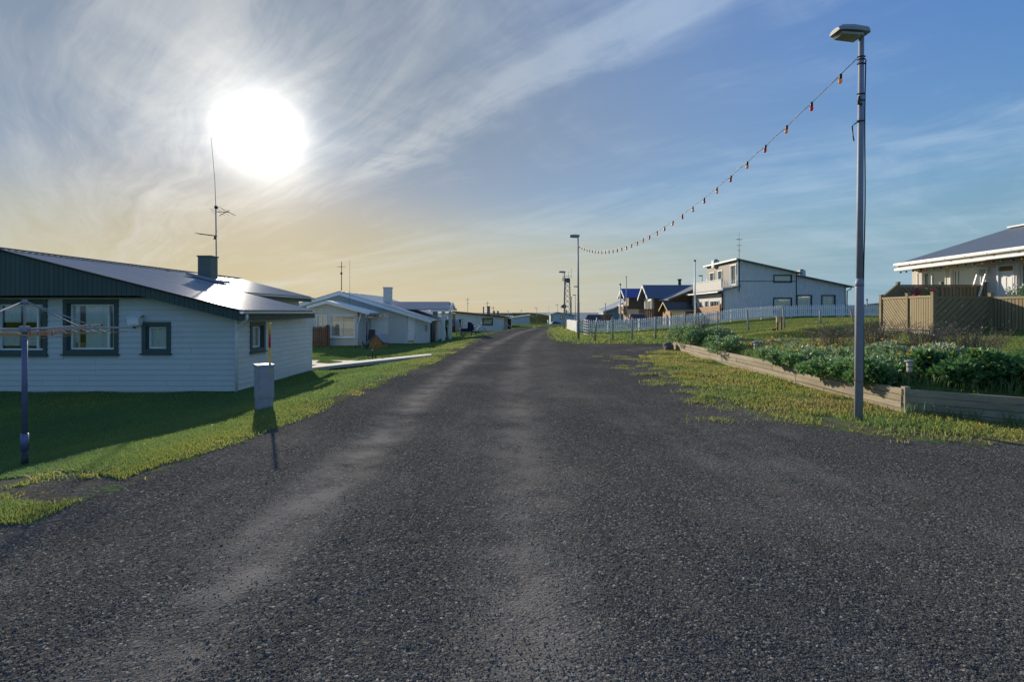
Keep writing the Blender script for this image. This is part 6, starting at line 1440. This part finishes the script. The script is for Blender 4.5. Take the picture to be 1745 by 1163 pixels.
# ================================================================== timber planter
pw_ = thing('planter_wall', 'long weathered timber planter wall with an angled end', 'planter', (6.5, 12, 0))
def pl_run(p, q_, zb, zt, n, seglen):
    p = Vector((*p, 0)); q_ = Vector((*q_, 0)); L = (q_ - p).length; u = (q_ - p) / L; nn = Vector((u.y, -u.x, 0)); h = (zt - zb) / n
    for r in range(n):
        s = -(r % 2) * seglen * .5
        while s < L:
            a, b = max(s, 0), min(s + seglen, L)
            if b - a > .1:
                dz0 = random.uniform(-.010, .010); mb = MB(); mid = zb + h * (r + .5)
                mb.bar(p + u * (a + .004) + nn * random.uniform(-.006, .006) + Vector((0, 0, mid + dz0)), p + u * (b - .004) + nn * random.uniform(-.006, .006) + Vector((0, 0, mid)), .05, h - .010); mb.build('plank', WOODH, pw_)
            s += seglen
    s = 0
    while s <= L:
        P = p + u * s - nn * .055; MB().box(P.x - .035, P.x + .035, P.y - .035, P.y + .035, zb - .2, zt - .02).build('stake', WOODH, pw_); s += 1.9
pl_run(PW[0], PW[1], -.04, .40, 4, 2.3); pl_run(PW[1], PW[2], -.06, .40, 4, 3.0); pl_run(PW[2], PW[3], -.06, .40, 4, 3.0)
MB().box(PW[1][0] - .01, PW[1][0] + .08, PW[1][1] - .06, PW[1][1] + .03, -.1, .43).build('corner_post', WOODH, pw_)

# ---------------- planting: leafy shrubs built of single leaves
def leaf_cloud(name, c, r, n, size, tint, label, parent=None, up=.5, flat=.0, cat='plant', droop=.0, stems=0, stemcol=None):
    """leaves through a lumpy half-ellipsoid crown; returns the thing"""
    c = Vector(c); t = thing(name, label, cat, tuple(c), 'shrubs and perennials in the planter')
    nl = max(6, int(r[0] * r[1] * 16)); lob = np.stack([rng.uniform(-.8, .8, nl), rng.uniform(-.8, .8, nl), rng.uniform(.15, .75, nl)], -1); lr = rng.uniform(.22, .42, nl)
    which = rng.integers(0, nl, n); d = rng.normal(0, 1, (n, 3)); d /= np.linalg.norm(d, axis=1)[:, None]
    rad = lr[which] * rng.uniform(.45, 1.05, n) ** .6
    p = lob[which] + d * rad[:, None]; p[:, 2] = np.abs(p[:, 2]) * 1.0
    P = p * np.array(r)[None]
    # leaf frame: pointing outwards and a little up, blade facing up/out
    dirv = d + np.array([0, 0, up])[None] + rng.normal(0, .45, (n, 3)); dirv[:, 2] -= droop; dirv /= np.linalg.norm(dirv, axis=1)[:, None]
    side = np.cross(dirv, rng.normal(0, 1, (n, 3)) * .6 + np.array([0, 0, 1])); side /= np.linalg.norm(side, axis=1)[:, None] + 1e-6
    nrm = np.cross(side, dirv)
    L = size * rng.uniform(.6, 1.35, n)[:, None]; W = L * rng.uniform(.45, .68, n)[:, None]
    v = np.empty((n, 6, 3)); v[:, 0] = P; v[:, 1] = P + dirv * L * .45 + side * W * .5 + nrm * L * .06; v[:, 2] = P + dirv * L - nrm * L * .14; v[:, 3] = P + dirv * L * .45 - side * W * .5 + nrm * L * .06; v[:, 4] = P + dirv * L * .5 - nrm * L * .02; v[:, 5] = P
    b = np.arange(n)[:, None] * 6; f = np.concatenate([b + [0, 1, 4], b + [1, 2, 4], b + [0, 4, 3], b + [4, 2, 3]])
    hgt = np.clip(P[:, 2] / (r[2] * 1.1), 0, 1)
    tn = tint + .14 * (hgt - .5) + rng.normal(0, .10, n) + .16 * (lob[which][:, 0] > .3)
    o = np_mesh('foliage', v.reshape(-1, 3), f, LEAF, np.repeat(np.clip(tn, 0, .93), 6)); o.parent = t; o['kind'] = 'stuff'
    st = MB()
    for k in range(stems or 14):
        a = lob[k % nl] * np.array(r); st.tube([c + Vector((a[0] * .35, a[1] * .35, -.06)), c + Vector((a[0] * .8, a[1] * .8, a[2] * .6)), c + Vector(tuple(a))], [.009, .006, .003], 5)
    st.build('stem', mat('plant_stem', (.07, .08, .03), .8), t); return t
def bed_pt(px, Y, w_=0): x_ = max(xat(px, Y), float(planter_x(Y)) + w_); return (x_, Y, gz(x_, Y) - .02)
S_ = [('leafy_shrub', 1165, 21.0, (.75, .9, .62), 2600, .085, .55, 'grey-green bushy shrub at the far end of the planter beside the boulder'),
      ('leafy_shrub', 1205, 20.2, (1.0, 1.0, .58), 3000, .085, .50, 'wide grey-green shrub between far boulder shrub and garden light'),
      ('leafy_shrub', 1228, 17.0, (.62, .9, .42), 2000, .075, .48, 'low shrub hanging over the planter wall at the far garden light'),
      ('leafy_shrub', 1352, 13.6, (.75, .9, .34), 2600, .08, .50, 'low leafy plants left of the third garden light'),
      ('leafy_shrub', 1330, 12.4, (.60, .8, .28), 2200, .08, .47, 'leafy clump where the flower grass meets the planter wall'),
      ('leafy_shrub', 1392, 11.2, (.62, .95, .29), 2800, .08, .44, 'bright leafy clump spilling over the wall left of the lamp pole'),
      ('leafy_shrub', 1440, 10.4, (.70, .75, .30), 2600, .08, .42, 'leafy clump directly behind the lamp pole'),
      ('leafy_shrub', 1500, 9.35, (.50, .60, .33), 2600, .075, .42, 'fresh green clump on the planter corner right of the lamp pole'),
      ('leafy_shrub', 1466, 12.2, (.8, .8, .40), 2800, .08, .60, 'paler plants in the second row behind the lamp pole'),
      ('leafy_shrub', 1556, 10.6, (.8, .75, .40), 2800, .085, .55, 'grey-green plants behind the nearest garden light'),
      ('leafy_shrub', 1590, 9.1, (.62, .62, .36), 2600, .085, .24, 'dark blue-green clump right of the nearest garden light'),
      ('leafy_shrub', 1655, 8.75, (.62, .62, .40), 2800, .10, .22, 'large-leaved dark clump overhanging the shaded planter boards'),
      ('leafy_shrub', 1730, 8.5, (.75, .62, .40), 2800, .10, .25, 'large-leaved dark clump at the right edge of the photo'),
      ('leafy_shrub', 1636, 9.9, (.75, .7, .36), 2600, .085, .40, 'mid green plants beside the flat grey stone'),
      ('leafy_shrub', 1728, 10.1, (.9, .75, .30), 2600, .085, .30, 'dense green mound at the lawn edge far right')]
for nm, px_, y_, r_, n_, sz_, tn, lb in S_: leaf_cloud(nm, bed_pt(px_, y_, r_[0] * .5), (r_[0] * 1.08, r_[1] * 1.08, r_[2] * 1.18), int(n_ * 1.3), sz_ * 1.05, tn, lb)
# brown twiggy shrubs at the back of the bed
def twigs(label, px, Y, r, n):
    c = Vector(bed_pt(px, Y)); t = thing('twiggy_shrub', label, 'shrub', tuple(c), 'twiggy shrubs at the back of the planter'); mb = MB()
    for k in range(n):
        a = random.uniform(0, 6.28); rr = random.uniform(.1, 1); tip = c + Vector((math.cos(a) * rr * r[0], math.sin(a) * rr * r[1], r[2] * random.uniform(.55, 1.1)))
        b0 = c + Vector((math.cos(a) * rr * r[0] * .45, math.sin(a) * rr * r[1] * .45, 0)); m = b0.lerp(tip, .55) + Vector((random.uniform(-.06, .06), random.uniform(-.06, .06), .05)); mb.tube([b0, m, tip], [.007, .005, .002], 4, cap=False)
        for j in range(5):
            s_ = m.lerp(tip, random.random()); mb.tube([s_, s_ + Vector((random.uniform(-.12, .12), random.uniform(-.12, .12), random.uniform(.02, .14)))], [.004, .0015], 3, cap=False)
    mb.build('twigs', mat('brown_twig', (.21, .155, .12), .9, var=.3, scale=20), t)
    n2 = 500; d = rng.normal(0, .5, (n2, 3)) * np.array(r); d[:, 2] = np.abs(d[:, 2]) * .9 + r[2] * .25; L = .04
    P = d; sd2 = rng.normal(0, 1, (n2, 3)); sd2 /= np.linalg.norm(sd2, axis=1)[:, None]; s3 = rng.normal(0, 1, (n2, 3)); s3 /= np.linalg.norm(s3, axis=1)[:, None]
    v = np.stack([P, P + sd2 * L, P + sd2 * L * .5 + s3 * L * .5], 1); o = np_mesh('leaf_tufts', v.reshape(-1, 3), np.arange(n2 * 3).reshape(-1, 3), LEAF, np.repeat(np.clip(rng.normal(.85, .15, n2), 0, 1), 3)); o.parent = t; o['kind'] = 'stuff'
twigs('brown twiggy shrub above the grey-green plants behind the lamp pole', 1490, 13.6, (.9, .7, .92), 120); twigs('brown twiggy shrub behind the nearest garden light', 1580, 12.6, (1.0, .7, .85), 130); twigs('brown twiggy shrub further right at the lawn edge', 1655, 12.2, (.9, .6, .72), 110); twigs('purplish twiggy shrub topping the far planter end', 1195, 21.3, (1.1, .8, 1.02), 110); twigs('brown twiggy shrub behind the dark stone edging', 1415, 15.0, (.9, .8, .8), 100)
# flowering grass between the far shrubs and the near clumps, and rank grass filling the bed
def bed_grass(n, y0, y1, w_, hmax, tm, label):
    y = rng.uniform(y0, y1, n); x = planter_x(y) + .06 + rng.uniform(0, w_, n) ** 1.0
    blades('bed_grass', x, y, rng.uniform(.08, hmax, n) * (.5 + pnoise(x, y, 2.5, 31)), .012, np.clip(tm + rng.normal(0, .1, n) + .2 * (pnoise(x, y, 1.5, 33) - .5), 0, 1), .45, label, seg=2)
bed_grass(26000, 7.0, 22, 3.0, .28, .36, 'rank green grass filling the planter bed')
n_ = 150; fy = rng.uniform(12.5, 18.5, n_); fx = planter_x(fy) + rng.uniform(.2, 2.4, n_); scatter_flowers('meadow_flowers', fx, fy, ground_z(fx, fy) + rng.uniform(.18, .36, n_), rng.uniform(.02, .035, n_), np.clip(rng.normal(.15, .15, n_), 0, .5), 'orange and yellow flowers in the bed grass')
n_ = 46; fy = rng.uniform(8.6, 13, n_); fx = planter_x(fy) + rng.uniform(.2, 2.4, n_); scatter_flowers('marigolds', fx, fy, ground_z(fx, fy) + rng.uniform(.40, .56, n_), rng.uniform(.022, .034, n_), np.clip(rng.normal(.1, .1, n_), 0, .5), 'scattered orange flower heads among the near leafy clumps')
# tall blades at the foot of the shaded boards
n_ = 260; tt = rng.uniform(0, 1, n_); bx_ = PW[1][0] + (PW[2][0] - PW[1][0]) * tt * 1.8 - .12; by_ = PW[1][1] + (PW[2][1] - PW[1][1]) * tt * 1.8 - .12; cl_ = pnoise(bx_, by_, 9, 41) > .45
blades('tall_grass', bx_[cl_], by_[cl_], rng.uniform(.12, .30, cl_.sum()), .014, np.clip(rng.normal(.3, .08, cl_.sum()), 0, 1), .6, 'tall green grass blades at the foot of the shaded planter boards', seg=2)

# ---------------- garden lights
def garden_light(label, px, Y, top, s):
    x_ = xat(px, Y); z1 = zat(top, Y); z0 = gz(x_, Y); t = thing('garden_light', label, 'garden light', (x_, Y, z0), 'garden lights in the planter')
    MB().tube([(x_, Y, z0 - .1), (x_, Y, z1 - .20 * s)], .016 * s, 8).build('stake', mat('rusty_stake', (.20, .09, .045), .8), t)
    MB().lathe((x_, Y, z1 - .205 * s), [(.03 * s, 0), (.042 * s, .02 * s), (.044 * s, .165 * s), (.040 * s, .17 * s)], 12).build('lantern', mat('frosted_lantern', (.55, .50, .40), .5), t, smooth=False)
    MB().lathe((x_, Y, z1 - .115 * s), [(.047 * s, 0), (.047 * s, .012 * s)], 12).build('band', DARK, t)
    MB().lathe((x_, Y, z1 - .03 * s), [(.078 * s, 0), (.082 * s, .012 * s), (.05 * s, .03 * s), (.02 * s, .035 * s)], 16).build('cap', GALV, t)
garden_light('nearest garden light with wide grey cap at the planter corner', 1550, 8.9, 614.5, 1.0); garden_light('garden light among leafy clumps left of the lamp pole', 1378.5, 12.2, 596, 1.05); garden_light('garden light standing in the orange flowers before dark stone edging', 1288, 15.2, 582, 1.3); garden_light('farthest garden light beside the far shrubs', 1223, 18.6, 573, 1.3)
# ---------------- stones
def stone(label, px, Y, r, zc, seed, nm='boulder'):
    x_ = xat(px, Y); z0 = gz(x_, Y); mb = MB(); mb.ball((0, 0, 0), 1, 20, 12)
    for i, (a, b, c) in enumerate(mb.v):
        k = 1 + .28 * mnoise.noise(Vector((a * 1.3 + seed, b * 1.3, c * 1.3))) + .10 * mnoise.noise(Vector((a * 4 + seed, b * 4, c * 4))); mb.v[i] = (x_ + a * k * r[0], Y + b * k * r[1], z0 + zc + c * k * r[2])
    return tag(mb.build(nm, STONE, smooth=False), label, 'stone')
stone('lichen-grey boulder at the far end of the timber planter', 1139, 21.9, (.22, .25, .27), .16, 3)
stone('flat grey stone lying among the plants at right', 1672, 10.7, (.34, .22, .09), .30, 8, 'flat_stone')
o = thing('stone_edging', 'dark curved stone edging between flower grass and lawn', 'edging', bed_pt(1330, 16.5))
for k in range(7):
    px_ = 1286 + k * 15; y_ = 17.0 + .5 * math.sin(k * .5) ; x_ = xat(px_, y_); mb = MB(); mb.ball((0, 0, 0), 1, 14, 8)
    for i, (a, b, c) in enumerate(mb.v): kk = 1 + .3 * mnoise.noise(Vector((a * 1.5 + k, b * 1.5, c * 1.5 + k))); mb.v[i] = (x_ + a * kk * .21, y_ + b * kk * .22, gz(x_, y_) + .06 + c * kk * .17)
    mb.build('stone', STONE, o)

# ---------------- wooden stand with box and a bird on the far lawn
Yn = 31.0; xn = xat(1326, Yn); zn = gz(xn, Yn); o = thing('box_stand', 'pale wooden box on two brown posts on the far lawn', 'box stand', (xn, Yn, zn))
for px_ in (1324.5, 1331): x_ = xat(px_, Yn); MB().box(x_ - .045, x_ + .045, Yn - .04, Yn + .04, zn - .1, zn + (.62 if px_ < 1328 else .82)).build('post', WOODB, o)
x_ = xat(1325.5, Yn); b_ = MB().box(x_ - .14, x_ + .12, Yn - .14, Yn - .05, zn + .50, zn + .80).build('box', WOODY, o); MB().box(x_ - .17, x_ + .15, Yn - .17, Yn - .03, zn + .80, zn + .83).build('lid', WOODY, b_)
Yb = 29.5; xb_ = xat(1319, Yb); zb_ = gz(xb_, Yb); bd = thing('bird', 'small black and white bird standing on the lawn by the box stand', 'bird', (xb_, Yb, zb_))
m_, t_n = new_mat('black_white_plumage'); P_n = t_n.n('ShaderNodeTexCoord').outputs['Object']; sp_ = t_n.n('ShaderNodeSeparateXYZ', {0: P_n}).outputs
cc_ = t_n.mix(t_n.mr(sp_[2], .10, .12, 0, 1), (.75, .75, .72), (.015, .015, .018)); bb_ = t_n.n('ShaderNodeBsdfPrincipled', {'Base Color': cc_, 'Roughness': .7}); out(t_n, bb_.outputs[0])
mb = MB(); mb.tube([(xb_ - .16, Yb, zb_ + .13), (xb_ - .08, Yb, zb_ + .14), (xb_ - .02, Yb, zb_ + .13), (xb_ + .06, Yb, zb_ + .145), (xb_ + .10, Yb, zb_ + .19), (xb_ + .115, Yb, zb_ + .215), (xb_ + .15, Yb, zb_ + .22), (xb_ + .17, Yb, zb_ + .218)], [.012, .035, .055, .048, .028, .030, .022, .006], 12); mb.build('body', m_, bd, smooth=True)
MB().tube([(xb_ + .165, Yb, zb_ + .218), (xb_ + .225, Yb, zb_ + .21)], [.008, .003], 6).build('beak', RED, bd)
for s in (-.02, .02): MB().tube([(xb_ + .01, Yb + s, zb_ + .09), (xb_ + .015, Yb + s, zb_), (xb_ + .04, Yb + s, zb_ + .002)], .005, 5).build('leg', RED, bd)
# ---------------- potted flowers on the deck
def pot(label, x_, y_, z_, tint, s=1.):
    t = thing('flower_pot', label, 'flower pot', (x_, y_, z_)); MB().lathe((x_, y_, z_), [(.11 * s, 0), (.16 * s, .24 * s), (.17 * s, .26 * s), (.14 * s, .26 * s)], 14).build('pot', mat('terracotta', (.30, .13, .07), .8), t)
    n = 420; P = rng.normal(0, 1, (n, 3)); P /= np.linalg.norm(P, axis=1)[:, None]; P *= rng.uniform(.5, 1, n)[:, None] * np.array([.28, .28, .22]) * s; a = rng.normal(0, 1, (n, 3)); a /= np.linalg.norm(a, axis=1)[:, None]; b = rng.normal(0, 1, (n, 3)); b /= np.linalg.norm(b, axis=1)[:, None]
    P[:, 2] += .42 * s; v = np.stack([P, P + a * .06, P + a * .03 + b * .05], 1); o = np_mesh('foliage', v.reshape(-1, 3), np.arange(n * 3).reshape(-1, 3), LEAF, np.repeat(np.clip(rng.normal(.3, .08, n), 0, 1), 3)); o.parent = t; o['kind'] = 'stuff'
    n = 60; P = rng.normal(0, 1, (n, 3)); P /= np.linalg.norm(P, axis=1)[:, None]; P *= np.array([.3, .3, .24]) * s; P[:, 2] = np.abs(P[:, 2]) + .42 * s; a = rng.normal(0, 1, (n, 3)); a /= np.linalg.norm(a, axis=1)[:, None]; b = rng.normal(0, 1, (n, 3)); b /= np.linalg.norm(b, axis=1)[:, None]
    v = np.stack([P, P + a * .07, P + a * .03 + b * .07], 1); o = np_mesh('blossom', v.reshape(-1, 3), np.arange(n * 3).reshape(-1, 3), PETAL, np.repeat(np.full(n, tint), 3)); o.parent = t; o['kind'] = 'stuff'
pot('pot of pink flowers on the deck behind the left screen post', 14.2, 18.2, 1.60, .75); pot('larger pot of pink flowers hung on the wind screen', 15.2, 18.9, 1.85, .75, 1.15); pot('pot of white flowers before the cream house door', 16.3, 16.4, 1.75, 1.0, 1.2)
for lb, x_, y_ in (('pot stand under the left pink flowers', 14.2, 18.2), ('pot stand under the larger pink flowers', 15.2, 18.9), ('pot stand under the white flowers', 16.3, 16.4)):
    o = thing('pot_stand', lb, 'stand', (x_, y_, dz_)); zt_ = {14.2: 1.60, 15.2: 1.85, 16.3: 1.75}[x_]; MB().lathe((x_, y_, zt_ - .03), [(.16, 0), (.16, .029)], 12).build('top', WOODB, o)
    for k in range(3): a = k * 2.094; MB().tube([(x_ + .13 * math.cos(a), y_ + .13 * math.sin(a), dz_), (x_ + .08 * math.cos(a), y_ + .08 * math.sin(a), zt_ - .03)], .015, 6).build('leg', WOODB, o)
